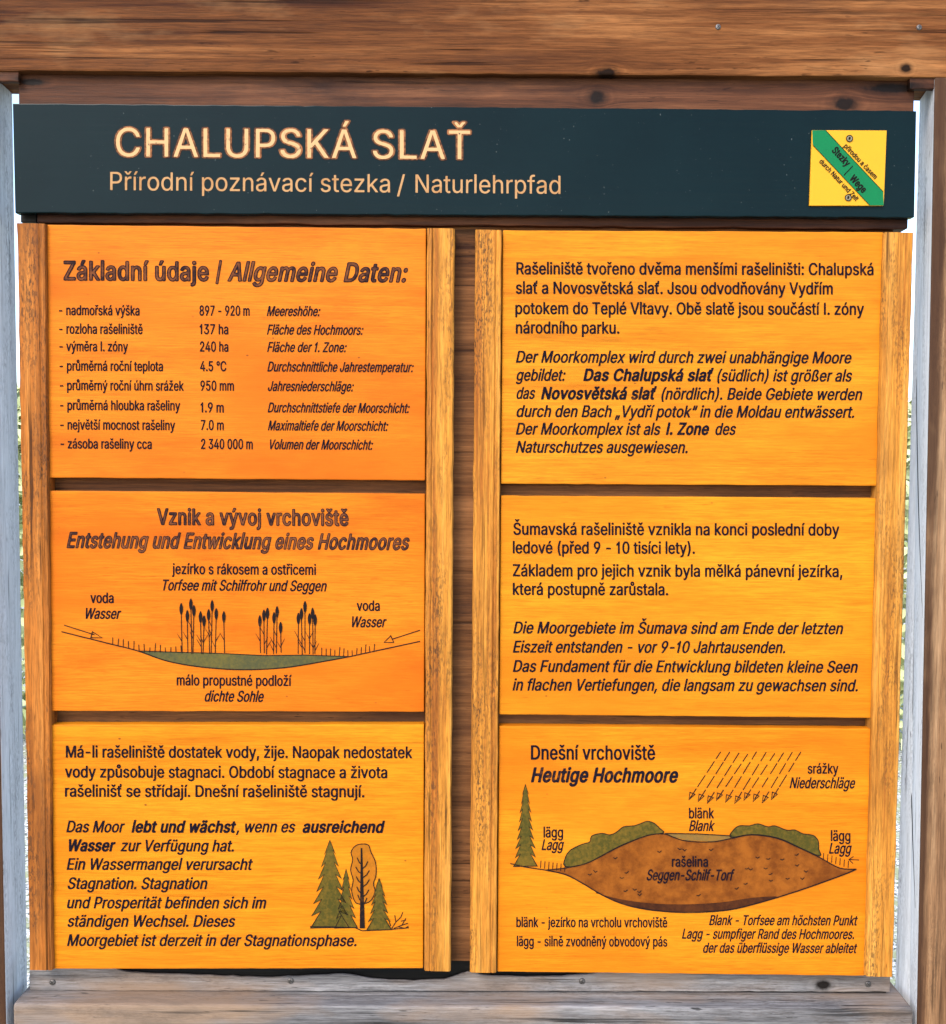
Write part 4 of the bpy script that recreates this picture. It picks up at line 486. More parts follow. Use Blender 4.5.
(1,122,380,[36,-24,15,-17,6,-5,5,43,7,52,191,293,190,296,183,298,45,298,24,304,15,312,11,321,11,376,15,388,29,398,48,402,329,402,345,399,357,393,364,386,367,376,367,331,363,319,185,83,186,81,193,79,338,78,360,72,368,64,372,55,372,0,368,-12,355,-21,336,-25]),
(1,193,480,[10,-24,-5,-20,-14,-13,-20,-2,-19,7,163,507,174,522,198,533,181,548,177,562,213,640,229,669,245,678,260,681,324,681,345,676,360,664,362,657,360,648,298,551,276,533,300,523,313,507,495,10,497,0,495,-7,486,-17,464,-25,393,-25,376,-21,364,-14,357,-2,314,114,305,117,171,117,164,115,160,110,121,-2,112,-15,100,-22,86,-25],[217,221,269,222,274,226,243,318,238,326,233,321,202,229,205,222]),
(1,225,389,[124,-31,88,-22,55,-6,33,10,14,33,0,60,-6,86,-6,126,-1,150,17,180,34,198,50,208,79,222,112,232,233,251,238,260,234,281,226,294,214,302,195,306,176,303,162,298,150,290,132,264,124,256,105,250,93,249,31,266,17,273,7,283,6,298,26,336,55,364,98,389,143,405,129,420,126,433,172,531,181,543,193,549,207,552,276,552,290,549,308,538,312,529,310,519,248,423,233,407,238,404,286,389,319,370,348,340,364,307,369,286,371,260,370,-5,360,-18,338,-25,274,-25,245,-16,217,-26,190,-32,143,-33],[160,69,171,68,193,72,205,77,219,88,229,102,236,119,238,138,236,148,229,149,167,141,145,134,134,126,127,107,130,88,140,75]),
(1,228,389,[124,-31,88,-22,55,-6,33,10,14,33,0,60,-6,86,-6,126,-1,150,17,180,34,198,50,208,79,222,112,232,233,251,238,260,234,281,226,294,214,302,195,306,176,303,162,298,150,290,132,264,124,256,105,250,93,249,31,266,17,273,6,286,6,300,24,332,44,355,69,374,107,393,145,403,181,407,224,406,270,395,310,377,336,354,353,331,367,297,371,257,370,-5,360,-18,338,-25,274,-25,245,-16,217,-26,190,-32,143,-33],[160,69,171,68,193,72,205,77,219,88,229,102,236,119,238,138,236,148,229,149,167,141,145,134,134,126,127,107,130,88,140,75],[100,419,83,423,64,434,49,450,41,471,41,495,50,514,64,530,86,541,114,546,145,542,167,531,188,510,210,531,229,541,250,546,271,546,292,540,310,531,325,517,334,500,336,474,330,455,312,434,290,423,267,418,248,418,231,422,210,433,188,453,167,433,148,423,126,418]),
(1,237,167,[45,-24,24,-15,17,-7,16,0,16,376,22,390,42,402,42,405,24,419,21,433,65,529,77,543,88,549,102,552,176,552,190,548,200,540,206,531,205,521,141,421,121,405,121,402,143,390,149,376,148,-2,146,-10,139,-17,119,-24]),
(1,250,410,[152,-29,112,-19,71,4,43,34,24,74,18,98,16,126,15,374,18,386,24,393,33,398,57,402,117,402,136,396,146,386,149,374,150,126,156,102,167,86,181,76,200,73,221,78,236,88,249,105,256,129,260,157,260,374,262,386,274,396,295,402,357,402,379,396,388,387,392,376,392,5,390,-7,379,-18,357,-25,293,-25,262,-13,236,-23,207,-29],[171,404,149,414,143,424,142,433,182,519,195,540,210,549,231,552,295,552,310,548,322,540,328,529,325,517,256,414,245,408,231,404]),
(1,253,389,[64,-169,31,-161,19,-155,13,-148,11,-133,24,-86,31,-74,45,-66,64,-63,88,-66,98,-63,110,-43,122,-7,122,0,-17,367,-19,376,-16,386,-5,396,17,402,86,402,100,399,113,390,120,379,185,200,193,184,199,190,266,376,274,390,286,398,305,402,371,402,393,395,404,383,403,367,241,-57,222,-98,207,-119,188,-138,155,-158,117,-169],[162,404,148,408,138,414,133,421,131,431,178,531,186,542,198,549,212,552,279,552,298,549,311,540,317,529,314,517,246,414,233,407,219,404]),
(1,283,404,[174,-31,119,-17,88,0,62,20,39,45,25,67,12,95,2,129,-2,164,0,229,11,276,29,314,53,345,88,375,124,393,172,407,148,418,139,426,62,514,58,521,58,531,69,545,88,552,155,552,179,545,202,522,226,545,245,552,310,552,324,550,336,545,345,536,347,524,344,514,264,424,252,416,235,410,234,407,283,393,312,380,341,360,369,329,388,293,400,255,406,205,404,162,393,151,371,144,143,144,138,143,136,136,144,112,157,93,174,78,193,71,217,69,240,75,257,88,276,118,288,124,302,127,319,126,381,110,396,98,398,81,384,50,370,31,343,6,317,-10,286,-22,249,-31,221,-33],[140,245,257,244,263,245,265,250,256,271,242,290,226,301,202,305,179,300,160,286,142,260,138,250]),
(1,353,365,[143,-31,90,-18,65,-5,48,7,28,26,17,42,6,64,-1,86,1,100,14,112,86,128,107,126,119,120,126,112,136,91,143,81,152,74,164,70,183,68,210,73,225,86,230,100,226,117,214,126,117,151,67,173,35,200,19,226,11,252,11,293,19,319,31,340,52,363,76,380,110,395,154,407,152,410,131,418,121,426,46,512,41,521,41,531,52,545,76,552,136,552,150,550,163,543,181,524,186,522,207,544,226,551,293,552,307,550,319,544,327,536,330,524,326,514,246,424,236,416,218,410,218,407,269,393,295,380,312,367,331,348,346,324,358,295,356,281,348,272,336,267,279,253,264,253,250,256,238,263,221,290,210,302,200,306,183,307,167,304,152,296,145,285,144,271,149,260,160,252,276,220,307,205,329,190,349,167,361,140,365,117,365,90,362,74,353,50,336,26,313,5,283,-12,255,-23,217,-32,169,-33]),
(1,356,449,[186,-24,164,-15,158,-7,156,0,155,421,148,426,31,426,8,433,0,440,-4,450,-3,512,10,525,33,531,412,531,433,527,445,519,451,507,451,450,442,436,431,430,417,426,300,426,292,421,292,5,290,-7,279,-18,260,-25],[188,540,174,544,164,551,83,643,79,657,88,672,112,681,179,681,200,673,219,654,224,652,245,672,269,681,336,681,352,676,364,667,368,655,364,643,279,548,255,539]),
(1,357,262,[131,-27,102,-19,74,-4,50,19,37,40,30,62,27,93,27,298,21,302,2,303,-12,306,-26,317,-31,329,-31,379,-26,388,-14,397,2,402,21,403,26,406,28,471,31,479,38,486,60,494,126,496,129,502,129,555,138,568,162,577,231,577,252,568,260,560,262,552,244,424,238,412,222,400,237,381,238,326,231,314,219,306,202,302,167,302,161,298,161,95,164,79,168,74,205,76,219,72,231,64,238,48,247,0,243,-10,236,-16,212,-25,188,-29]),
(2,47,249,[17,-77,13,-74,14,-64,173,524,176,529,181,531,231,530,234,526,232,517,74,-71,67,-77]),
(2,58,188,[86,-5,69,1,54,14,47,31,48,52,57,69,71,81,90,86,110,84,124,76,137,62,141,48,141,29,134,14,119,0,102,-5],[81,271,64,279,52,293,47,310,49,331,58,345,74,357,90,361,112,358,126,350,137,336,141,321,140,300,131,285,117,274,98,269]),
(2,65,480,[19,-1,16,2,17,9,196,502,205,507,276,505,281,498,461,2,457,-1,445,-1,398,-1,391,2,343,133,338,140,145,140,138,139,133,133,86,1,79,-1],[174,198,310,198,317,200,318,202,242,431,238,437,233,431,195,312,159,207,160,200]),
(2,67,510,[245,-7,198,1,155,19,115,48,88,79,64,119,47,164,38,217,37,274,45,331,59,376,82,419,112,455,152,486,190,503,233,513,283,514,317,510,350,500,383,484,410,465,435,438,453,410,467,376,471,350,464,348,407,349,390,385,371,411,344,433,310,448,271,455,243,453,210,444,183,430,160,411,135,379,119,345,109,307,105,267,107,210,117,167,133,131,147,110,164,91,198,68,238,54,281,53,302,56,326,64,343,72,364,88,386,114,407,158,467,159,471,157,473,152,464,122,446,83,424,55,395,31,362,11,326,-1,276,-8]),
(2,68,502,[60,0,56,10,57,504,67,507,262,506,317,494,362,472,396,445,425,407,445,367,458,314,463,250,458,193,443,138,422,95,400,67,369,40,333,20,300,9,274,3,236,-1],[130,57,229,56,260,60,290,68,316,81,343,101,360,121,374,145,389,188,395,233,395,276,387,326,374,362,357,390,331,417,300,435,274,444,236,450,136,450,131,449,127,445,126,67]),
(2,69,419,[60,0,56,10,57,504,67,507,362,507,371,505,374,498,374,460,373,455,369,451,138,450,128,448,126,438,126,298,129,286,138,285,352,284,357,279,357,238,355,229,348,227,138,227,129,225,126,217,126,67,129,58,136,56,371,55,376,48,375,2,364,-1]),
(2,72,517,[60,0,57,2,56,12,56,495,58,505,64,507,117,507,121,506,126,502,126,298,129,290,138,288,376,288,386,289,389,295,390,502,398,507,455,506,458,495,457,2,450,-1,400,-1,390,2,389,221,386,230,138,231,129,229,126,221,125,2,117,-1]),
(2,75,467,[60,0,57,2,56,12,56,495,58,505,64,507,117,507,121,506,126,502,125,264,126,255,129,254,190,324,357,504,369,507,436,507,443,505,442,500,434,490,260,304,248,290,247,286,442,10,445,2,444,0,376,-1,367,2,203,231,195,237,140,181,127,164,125,2,117,-1]),
(2,76,393,[60,0,56,10,56,500,58,505,62,507,119,507,124,505,126,498,127,60,136,56,357,55,362,48,362,5,358,0,352,-1]),
(2,78,523,[60,0,57,2,56,12,56,495,58,505,64,507,131,507,140,502,352,169,388,107,395,99,397,105,395,500,398,505,402,507,455,507,462,505,464,493,464,10,462,1,455,-1,390,-1,381,3,202,283,126,409,124,407,123,395,126,314,126,5,124,1,119,-1]),
(2,80,445,[60,0,56,10,57,504,67,507,255,507,298,500,333,486,360,468,379,448,393,424,404,393,409,360,408,319,401,288,390,263,375,240,355,220,331,205,300,192,250,185,136,184,129,183,126,174,125,2,117,-1],[130,243,252,243,286,251,312,268,323,281,331,295,337,314,340,336,340,362,336,383,328,402,315,421,290,439,260,448,229,451,136,451,129,449,126,440,126,252]),
(2,83,447,[179,-7,148,-1,119,10,96,24,76,40,60,60,47,83,38,112,37,133,45,136,102,135,120,93,136,76,148,67,167,58,188,52,221,48,240,49,267,54,288,62,307,73,322,86,333,102,340,121,342,145,339,160,333,171,323,183,293,203,255,217,148,249,117,263,88,283,67,307,54,333,49,357,50,395,59,424,74,450,93,470,124,492,152,504,193,513,238,514,267,511,295,505,321,495,345,480,361,467,379,447,392,424,399,400,400,379,393,376,338,377,334,381,328,400,321,414,310,426,295,438,274,449,257,454,233,457,212,457,188,453,167,446,150,436,135,424,124,407,118,390,117,367,120,352,126,340,136,329,164,310,198,297,305,265,338,250,367,231,389,207,403,181,409,148,408,114,398,81,382,55,362,33,333,14,302,1,262,-8,202,-10]),
(2,85,517,[221,-7,171,5,148,16,124,31,101,52,87,69,74,93,65,114,59,140,56,176,57,504,64,507,114,507,121,506,124,502,125,176,128,148,137,121,156,93,169,80,186,68,221,54,257,50,300,56,333,70,360,93,378,121,386,148,389,174,390,502,398,507,455,506,458,495,458,162,454,129,443,98,427,69,408,45,381,24,352,8,324,-1,290,-8,248,-10]),
(2,86,480,[202,0,197,7,18,493,16,505,24,507,76,507,83,506,87,502,199,190,235,76,240,69,390,502,393,506,400,507,460,506,460,495,281,5,277,0,271,-1]),
(2,90,438,[43,-1,38,7,38,40,41,50,315,448,312,450,305,451,43,450,39,452,37,457,39,505,50,507,386,507,395,505,398,498,398,467,394,455,121,60,124,56,131,55,395,56,400,53,401,48,400,2,390,-1]),
(2,97,389,[129,-8,102,-1,74,13,56,29,40,49,33,67,28,93,28,124,36,152,45,168,60,182,98,203,140,213,238,227,260,233,267,238,271,248,269,281,260,300,245,315,226,325,200,330,167,326,138,315,119,299,102,276,98,273,45,288,40,292,41,298,54,321,69,340,93,358,121,372,150,379,183,383,219,382,255,374,286,360,307,342,325,317,334,290,338,252,337,2,329,-1,276,0,273,5,272,33,269,40,240,13,210,-3,174,-9],[155,45,186,45,212,52,231,62,250,79,265,102,271,121,271,174,269,181,148,161,121,151,105,138,96,124,93,107,94,90,100,76,109,64,121,55,138,49]),
(2,99,396,[176,-8,140,2,110,18,79,45,61,69,44,102,35,136,31,171,33,226,42,264,58,300,76,326,102,351,129,367,162,379,195,383,236,381,257,377,283,368,316,348,329,336,346,314,356,295,361,279,352,273,302,262,283,293,269,307,248,320,224,327,202,329,186,327,164,320,150,312,133,297,119,276,107,250,101,226,98,200,98,171,102,141,113,107,130,81,150,62,174,50,200,45,233,49,262,61,283,81,300,112,305,115,357,103,361,100,362,95,351,69,336,46,315,26,290,10,260,-3,236,-8,205,-10]),
(2,100,424,[167,-8,131,2,96,24,69,53,48,91,37,126,31,174,33,226,38,252,47,281,67,318,93,348,121,367,140,375,164,381,207,383,245,375,276,357,300,330,305,328,307,338,308,502,312,506,317,507,369,506,373,495,372,2,364,-1,312,1,310,7,309,43,307,51,302,48,279,20,248,0,231,-6,207,-9],[184,48,205,45,231,50,249,57,266,69,279,83,291,102,300,126,307,162,308,198,305,229,298,257,287,281,272,300,252,316,233,324,210,328,188,327,169,323,150,313,134,300,119,279,109,257,102,233,98,205,98,174,101,145,117,100,129,82,147,64,164,54]),
(2,101,404,[179,-7,143,1,112,16,84,38,62,67,47,95,35,138,31,169,33,221,42,264,59,302,81,332,100,350,126,367,160,379,195,383,231,382,262,374,290,362,319,341,340,315,358,281,367,250,372,202,372,171,362,168,102,167,98,162,99,148,110,110,126,83,148,63,171,52,200,45,233,47,262,57,284,74,305,103,360,91,363,88,364,83,353,60,339,40,317,21,293,7,264,-3,240,-8,205,-10],[101,221,295,220,302,222,304,229,299,252,291,274,279,293,267,306,255,315,236,324,217,328,198,329,179,326,160,319,144,310,128,295,117,280,106,260,99,233,98,226]),
(2,102,254,[81,0,77,10,77,321,69,326,12,326,5,328,2,336,3,374,10,378,69,379,75,381,78,443,83,467,98,492,121,512,145,523,174,528,205,528,236,523,241,519,242,514,229,471,221,468,190,473,171,469,155,457,146,440,143,421,145,381,152,379,226,377,230,371,230,333,228,329,224,327,150,326,144,321,143,5,140,1,136,-1]),
(2,103,425,[174,-150,131,-141,93,-122,77,-110,60,-90,50,-76,51,-69,90,-46,100,-44,136,-78,152,-88,169,-94,210,-99,236,-95,262,-86,275,-79,289,-67,303,-40,308,-5,308,57,305,60,302,59,281,33,257,17,238,9,210,4,179,4,143,11,112,24,91,38,70,60,53,86,42,112,35,140,31,171,31,210,35,243,45,276,62,312,85,340,114,363,145,376,188,383,221,382,240,377,274,360,302,328,307,326,309,333,310,371,312,377,319,379,369,378,373,374,374,367,374,-14,372,-38,365,-64,355,-86,340,-104,321,-121,295,-136,269,-144,240,-150],[186,60,212,58,233,62,255,71,272,83,286,100,296,119,304,143,308,171,308,210,305,233,298,260,286,283,271,302,255,315,233,324,212,328,188,327,169,322,152,314,137,302,124,287,113,269,104,245,99,219,98,181,100,160,104,138,114,112,129,91,145,76,164,65]),
(2,104,410,[52,0,49,10,49,500,51,505,55,507,110,507,114,504,115,498,116,343,118,333,121,334,147,360,169,372,200,381,238,383,271,377,302,364,324,345,342,319,353,288,358,250,358,5,355,0,350,-1,300,-1,294,2,293,233,289,267,277,293,257,314,233,325,202,327,176,322,150,308,133,290,120,262,116,238,114,2,107,-1]),
(2,105,167,[52,0,49,10,49,371,51,376,55,378,110,378,114,375,115,369,115,5,112,0,107,-1],[71,443,55,450,43,463,38,476,40,495,49,510,64,520,81,523,100,520,113,512,123,500,127,486,125,469,118,457,105,446,90,442]),
(2,106,167,[-10,-143,-13,-136,-12,-92,-7,-88,17,-86,31,-79,43,-63,48,-43,49,374,57,379,110,378,114,375,115,367,115,-21,111,-69,105,-86,95,-104,85,-117,69,-129,36,-141,12,-144],[71,442,55,450,43,462,38,479,40,495,49,510,62,519,79,523,100,520,114,511,123,500,127,483,125,469,118,457,105,447,90,442]),
(2,107,381,[52,0,49,10,49,500,51,505,55,507,110,507,114,504,115,498,116,224,117,217,119,215,131,224,280,376,295,379,348,379,356,376,353,369,208,221,205,214,368,2,364,-1,355,-1,298,-1,288,2,160,164,152,171,131,154,119,142,116,136,114,2,107,-1]),
(2,108,158,[48,0,44,10,44,519,46,524,50,526,105,526,110,523,111,514,110,5,107,0,102,-1]),
(2,109,610,[52,0,50,2,49,12,49,367,52,377,110,377,113,371,113,336,117,330,139,355,155,367,179,379,207,384,243,383,271,372,293,355,317,321,340,349,362,366,390,379,419,384,455,384,486,376,512,362,535,338,550,307,558,262,558,10,555,0,500,-1,493,2,492,262,489,279,481,298,467,313,445,324,417,329,388,324,367,313,349,293,340,271,337,252,337,10,334,0,279,-1,271,2,269,276,260,298,244,314,221,326,198,329,170,324,145,310,127,288,118,267,116,248,114,2,107,-1]),
(2,110,410,[52,0,49,10,49,367,51,376,60,379,110,377,113,371,113,336,117,329,136,350,152,363,174,374,200,381,236,383,262,380,286,372,307,360,324,345,339,324,349,302,356,274,358,245,357,2,350,-1,305,-1,294,2,293,233,289,267,277,293,257,314,233,325,205,327,176,322,152,310,133,290,120,264,116,238,114,2,107,-1]),
(2,111,415,[176,-8,140,2,107,19,78,45,59,71,42,110,33,150,31,205,35,236,45,271,59,302,78,329,110,356,140,372,174,381,214,383,245,380,283,368,312,350,337,326,358,295,372,262,379,226,382,174,377,133,367,98,351,67,335,45,309,21,279,4,248,-6,214,-9],[184,48,210,45,236,49,257,58,274,71,290,90,301,110,310,138,315,169,315,200,312,226,303,257,293,279,279,298,260,314,240,323,214,328,190,327,169,322,152,313,136,300,121,281,112,262,104,238,99,212,98,176,100,155,105,129,114,105,126,85,144,67,162,55]),
(2,112,424,[52,-143,49,-133,50,375,57,379,110,377,113,371,113,331,117,325,148,358,168,371,186,379,214,383,238,383,269,379,295,370,326,350,352,323,371,290,384,255,392,198,390,160,384,119,370,81,350,48,323,21,290,2,255,-8,217,-9,193,-6,176,-1,150,15,121,46,117,46,114,-140,107,-144],[199,48,219,46,245,49,264,57,283,71,298,88,310,110,319,138,324,167,325,193,320,233,312,261,301,283,286,302,269,315,248,324,226,328,200,327,181,321,162,310,146,295,134,279,125,260,119,236,115,210,114,171,118,145,125,117,135,95,147,79,162,64,179,54]),
(2,114,259,[52,0,49,10,50,375,57,379,110,377,113,371,114,338,117,334,140,360,169,376,200,383,240,382,244,374,242,324,238,322,193,323,167,317,140,299,123,274,116,245,115,5,112,0,107,-1]),
(2,115,365,[148,-7,105,4,86,14,69,26,53,43,43,60,34,83,36,93,90,104,96,100,110,74,126,59,155,47,188,44,224,52,250,69,263,90,264,105,262,117,252,133,233,146,121,176,95,188,76,200,60,218,49,238,43,269,45,293,53,317,68,338,86,355,107,367,133,377,160,382,198,383,229,379,264,367,290,348,314,317,322,298,321,289,276,278,267,277,248,305,229,322,205,330,174,330,143,322,121,306,111,286,112,262,124,244,143,232,167,223,262,199,283,188,302,175,318,157,328,136,332,112,330,81,322,60,307,38,290,22,269,9,243,-1,212,-8,174,-10]),
(2,116,227,[136,-3,112,5,90,19,73,40,64,64,61,100,60,321,55,326,7,327,3,333,2,369,5,377,52,379,60,382,61,462,62,467,67,470,119,470,126,467,127,388,131,380,198,378,202,377,205,371,205,336,202,328,195,326,136,326,128,321,127,90,133,67,145,54,164,49,195,52,202,50,213,5,207,-1,188,-4]),
(2,117,410,[157,-5,124,4,94,21,71,48,56,81,49,131,50,375,57,379,102,379,110,378,114,375,116,131,118,112,129,86,148,65,169,54,200,49,231,55,255,67,275,88,287,114,293,150,294,374,298,378,302,379,355,377,358,367,357,2,350,-1,297,0,294,7,294,43,290,48,264,20,233,3,198,-6]),
(2,118,389,[162,0,154,12,18,367,17,376,24,379,76,379,83,377,87,374,193,75,198,81,216,143,300,374,310,379,367,378,370,374,368,367,230,5,221,-1]),
(2,119,567,[138,-1,134,2,130,12,22,369,22,376,29,379,79,379,86,377,89,374,136,207,164,97,169,88,174,99,245,364,250,377,310,379,318,374,395,89,400,98,430,214,476,374,479,377,486,379,536,379,543,376,541,362,431,2,424,-1,376,-1,369,-1,364,3,283,287,281,286,278,279,255,193,200,2,193,-1]),
(2,122,380,[43,-1,38,7,38,38,41,48,248,317,245,320,240,321,50,322,46,324,44,329,46,376,57,379,321,379,331,377,333,371,333,340,331,326,129,60,131,56,138,55,333,54,337,52,339,48,338,2,329,-1]),
(2,193,480,[19,-1,16,2,17,9,196,502,205,507,276,505,281,498,461,2,457,-1,445,-1,398,-1,391,2,343,133,338,140,145,140,138,139,133,133,86,1,79,-1],[174,198,310,198,317,200,318,202,242,431,238,437,233,431,195,312,159,207,160,200],[214,558,214,567,257,655,264,657,314,657,325,655,325,650,317,638,265,560,255,557]),
(2,225,389,[129,-8,102,-1,74,13,56,29,40,49,33,67,28,93,28,124,36,152,45,168,60,182,98,203,140,213,238,227,260,233,267,238,271,248,269,281,260,300,245,315,226,325,200,330,167,326,138,315,119,299,102,276,98,273,45,288,40,292,41,298,54,321,69,340,93,358,121,372,150,379,183,383,219,382,255,374,286,360,307,342,325,317,334,290,338,252,337,2,329,-1,276,0,273,5,272,33,269,40,240,13,210,-3,174,-9],[155,45,186,45,212,52,231,62,250,79,265,102,271,121,271,174,269,181,148,161,121,151,105,138,96,124,93,107,94,90,100,76,109,64,121,55,138,49],[164,428,162,431,163,436,207,526,219,529,269,528,275,526,275,521,267,510,214,430,207,427]),
(2,237,167,[52,0,49,10,49,371,51,376,55,378,110,378,114,375,115,369,115,5,112,0,107,-1],[60,428,56,431,57,436,101,526,112,529,162,529,169,527,167,517,110,431,102,428]),
(2,250,410,[157,-5,124,4,94,21,71,48,56,81,49,131,50,375,57,379,102,379,110,378,114,375,116,131,118,112,129,86,148,65,169,54,200,49,231,55,255,67,275,88,287,114,293,150,294,374,298,378,302,379,355,377,358,367,357,2,350,-1,297,0,294,7,294,43,290,48,264,20,233,3,198,-6],[181,428,178,431,178,436,223,526,233,529,283,529,290,527,289,519,231,431,224,428]),
(2,253,389,[69,-145,50,-142,46,-136,58,-90,64,-87,100,-90,112,-86,123,-79,133,-67,141,-52,158,-2,18,367,17,376,24,379,76,379,83,377,87,374,193,76,198,82,218,148,301,374,310,379,367,378,370,374,367,364,196,-81,174,-112,162,-124,145,-134,112,-145],[169,428,168,436,212,526,224,529,274,529,280,526,279,519,219,430,210,427]),
(2,283,404,[179,-7,143,1,112,16,84,38,62,67,47,95,35,138,31,169,33,221,42,264,59,302,81,332,100,350,126,367,160,379,195,383,231,382,262,374,290,362,319,341,340,315,358,281,367,250,372,202,372,171,362,168,102,167,98,162,99,148,110,110,126,83,148,63,171,52,200,45,233,47,262,57,284,74,305,103,360,91,363,88,364,83,353,60,339,40,317,21,293,7,264,-3,240,-8,205,-10],[101,221,295,220,302,222,304,229,299,252,291,274,279,293,267,306,255,315,236,324,217,328,198,329,179,326,160,319,144,310,128,295,117,280,106,260,99,233,98,226],[171,436,98,517,94,524,95,527,155,527,198,477,202,475,209,479,250,527,302,529,311,526,311,521,305,514,236,437,226,435]),
(2,345,259,[52,0,49,10,50,375,57,379,110,377,113,371,114,338,117,334,140,360,169,376,200,383,240,382,244,374,242,324,238,322,193,323,167,317,140,299,123,274,116,245,115,5,112,0,107,-1],[112,435,38,517,34,524,36,527,86,529,95,527,136,479,143,475,190,528,243,529,251,526,247,517,174,436]),
(2,353,365,[148,-7,105,4,86,14,69,26,53,43,43,60,34,83,36,93,90,104,96,100,110,74,126,59,155,47,188,44,224,52,250,69,263,90,264,105,262,117,252,133,233,146,121,176,95,188,76,200,60,218,49,238,43,269,45,293,53,317,68,338,86,355,107,367,133,377,160,382,198,383,229,379,264,367,290,348,314,317,322,298,321,289,276,278,267,277,248,305,229,322,205,330,174,330,143,322,121,306,111,286,112,262,124,244,143,232,167,223,262,199,283,188,302,175,318,157,328,136,332,112,330,81,322,60,307,38,290,22,269,9,243,-1,212,-8,174,-10],[155,435,81,517,76,524,79,527,129,529,138,527,179,479,186,475,231,527,283,529,293,526,288,515,217,436]),
(2,356,449,[193,0,189,10,189,445,181,450,33,451,29,457,29,502,33,506,40,507,414,506,417,502,418,493,418,457,414,451,267,450,259,445,258,5,255,0,250,-1],[195,564,188,568,120,645,115,652,117,656,176,656,218,607,224,604,269,655,321,657,332,655,329,648,255,565]),
)
G = {}
for row in OUTLINES:
    G['RBT'[row[0]], chr(row[1])] = (row[2], [list(zip(l[0::2], l[1::2])) for l in row[3:]])
CAPH = 509.0; SPACE = 188
_tess = {}
def glyph(st, ch):
    if (st, ch) not in _tess:
        adv, loops = G[st, ch]
        flat = []; tri = []
        def inside(p, l):
            c = False
            for (x0, y0), (x1, y1) in zip(l, l[1:]+l[:1]):
                if (y0 > p[1]) != (y1 > p[1]) and p[0] < x0+(p[1]-y0)*(x1-x0)/(y1-y0): c = not c
            return c
        depth = [sum(inside(l[0], k) for k in loops if k is not l) for l in loops]
        for l, d in zip(loops, depth):       # every outer contour is filled with its own counters cut out
            if d % 2: continue
            grp = [l]+[k for k, e in zip(loops, depth) if e % 2 and inside(k[0], l)]
            b = len(flat); flat += [p for k in grp for p in k]
            tri += [[b+i for i in t] for t in tessellate_polygon([[Vector((x, y, 0)) for x, y in k] for k in grp])]
        _tess[st, ch] = (adv, flat, tri)
    return _tess[st, ch]

class Ink:
    """collects flat painted marks on an upright board face and links them as one part"""
    def __init__(s, Y): s.Y = Y; s.v = []; s.f = []; s.mi = []; s.k = 0
    def text(s, txt, x0, x1, base, cap, style='r', slope=.006, fn=None, core=False):
        st = 'B' if 'b' in style else 'T' if 't' in style else 'R'; it = .21 if 'i' in style else 0.0
        pen = 0; items = []; lo, hi = 1e9, -1e9; track = {'B': 24, 'R': 8, 'T': 2}[st]
        for ch in txt:
            if ch == ' ': pen += SPACE+track; continue
            adv, flat, tri = glyph(st, ch)
            if ch == '-': pen -= 24; adv -= 24
            items.append((ch, pen)); xs = [p[0] for p in flat]
            lo = min(lo, pen+min(xs)); hi = max(hi, pen+max(xs)); pen += adv+track
        kx = (x1-x0-it*cap)/(hi-lo)
        fn = fn or (lambda x, v: (x, base+slope*(x-x0)-v))
        for layer, stl in ((0, st), (1, 'T')) if core else ((0, st),):
            for ch, pen in items:
                adv, flat, tri = glyph(stl, ch)
                b = len(s.v)
                for x, y in flat:
                    v = y/CAPH*cap
                    s.v.append(UP(*fn(x0+(pen+x-lo)*kx+it*v, v), s.Y-layer*.00015))
                for t in tri: s.f.append([b+i for i in t]); s.mi.append(layer)
        return s
    def poly(s, pts, mi=0, dy=0.0):
        b = len(s.v); s.v += [UP(x, y, s.Y-dy) for x, y in pts]
        for t in tessellate_polygon([[Vector((x, y, 0)) for x, y in pts]]): s.f.append([b+i for i in t]); s.mi.append(mi)
        return s
    def line(s, pts, w=1.1, mi=0, dy=0.0, close=False, taper=False):
        s.k += 1; dy = dy+.00002*(s.k % 8)
        P = [Vector(p) for p in pts]; n_ = len(P); L, R_ = [], []
        for i in range(n_):
            a = P[i-1] if (i or close) else P[i]; c = P[(i+1) % n_] if (i < n_-1 or close) else P[i]
            d0 = (P[i]-a); d1 = (c-P[i])
            d0 = d0.normalized() if d0.length > 1e-6 else d1.normalized(); d1 = d1.normalized() if d1.length > 1e-6 else d0
            t = (d0+d1); t = t.normalized() if t.length > 1e-4 else d1
            nn = Vector((-t.y, t.x)); sc = min(1.8, 1/max(.45, nn.dot(Vector((-d1.y, d1.x)))))
            ww = w*.5*sc*((.35+.65*(1-i/(n_-1))) if taper else 1)
            L.append(P[i]+nn*ww); R_.append(P[i]-nn*ww)
        b = len(s.v)
        for l, r in zip(L, R_): s.v += [UP(*l, s.Y-dy), UP(*r, s.Y-dy)]
        for i in range(n_ if close else n_-1):
            j = (i+1) % n_; s.f.append([b+2*i, b+2*i+1, b+2*j+1, b+2*j]); s.mi.append(mi)
        return s
    def done(s, name, mats, parent, label=None):
        me = bpy.data.meshes.new(name); me.from_pydata([tuple(p) for p in s.v], [], s.f)
        for p, m in zip(me.polygons, s.mi): p.material_index = m
        bm = bmesh.new(); bm.from_mesh(me)
        for f in bm.faces:
            f.normal_update()
            if f.normal.y > 0: f.normal_flip()
        bm.to_mesh(me); bm.free()
        o = link(name, me, mats, parent)
        if label: o['label'] = label
        return o

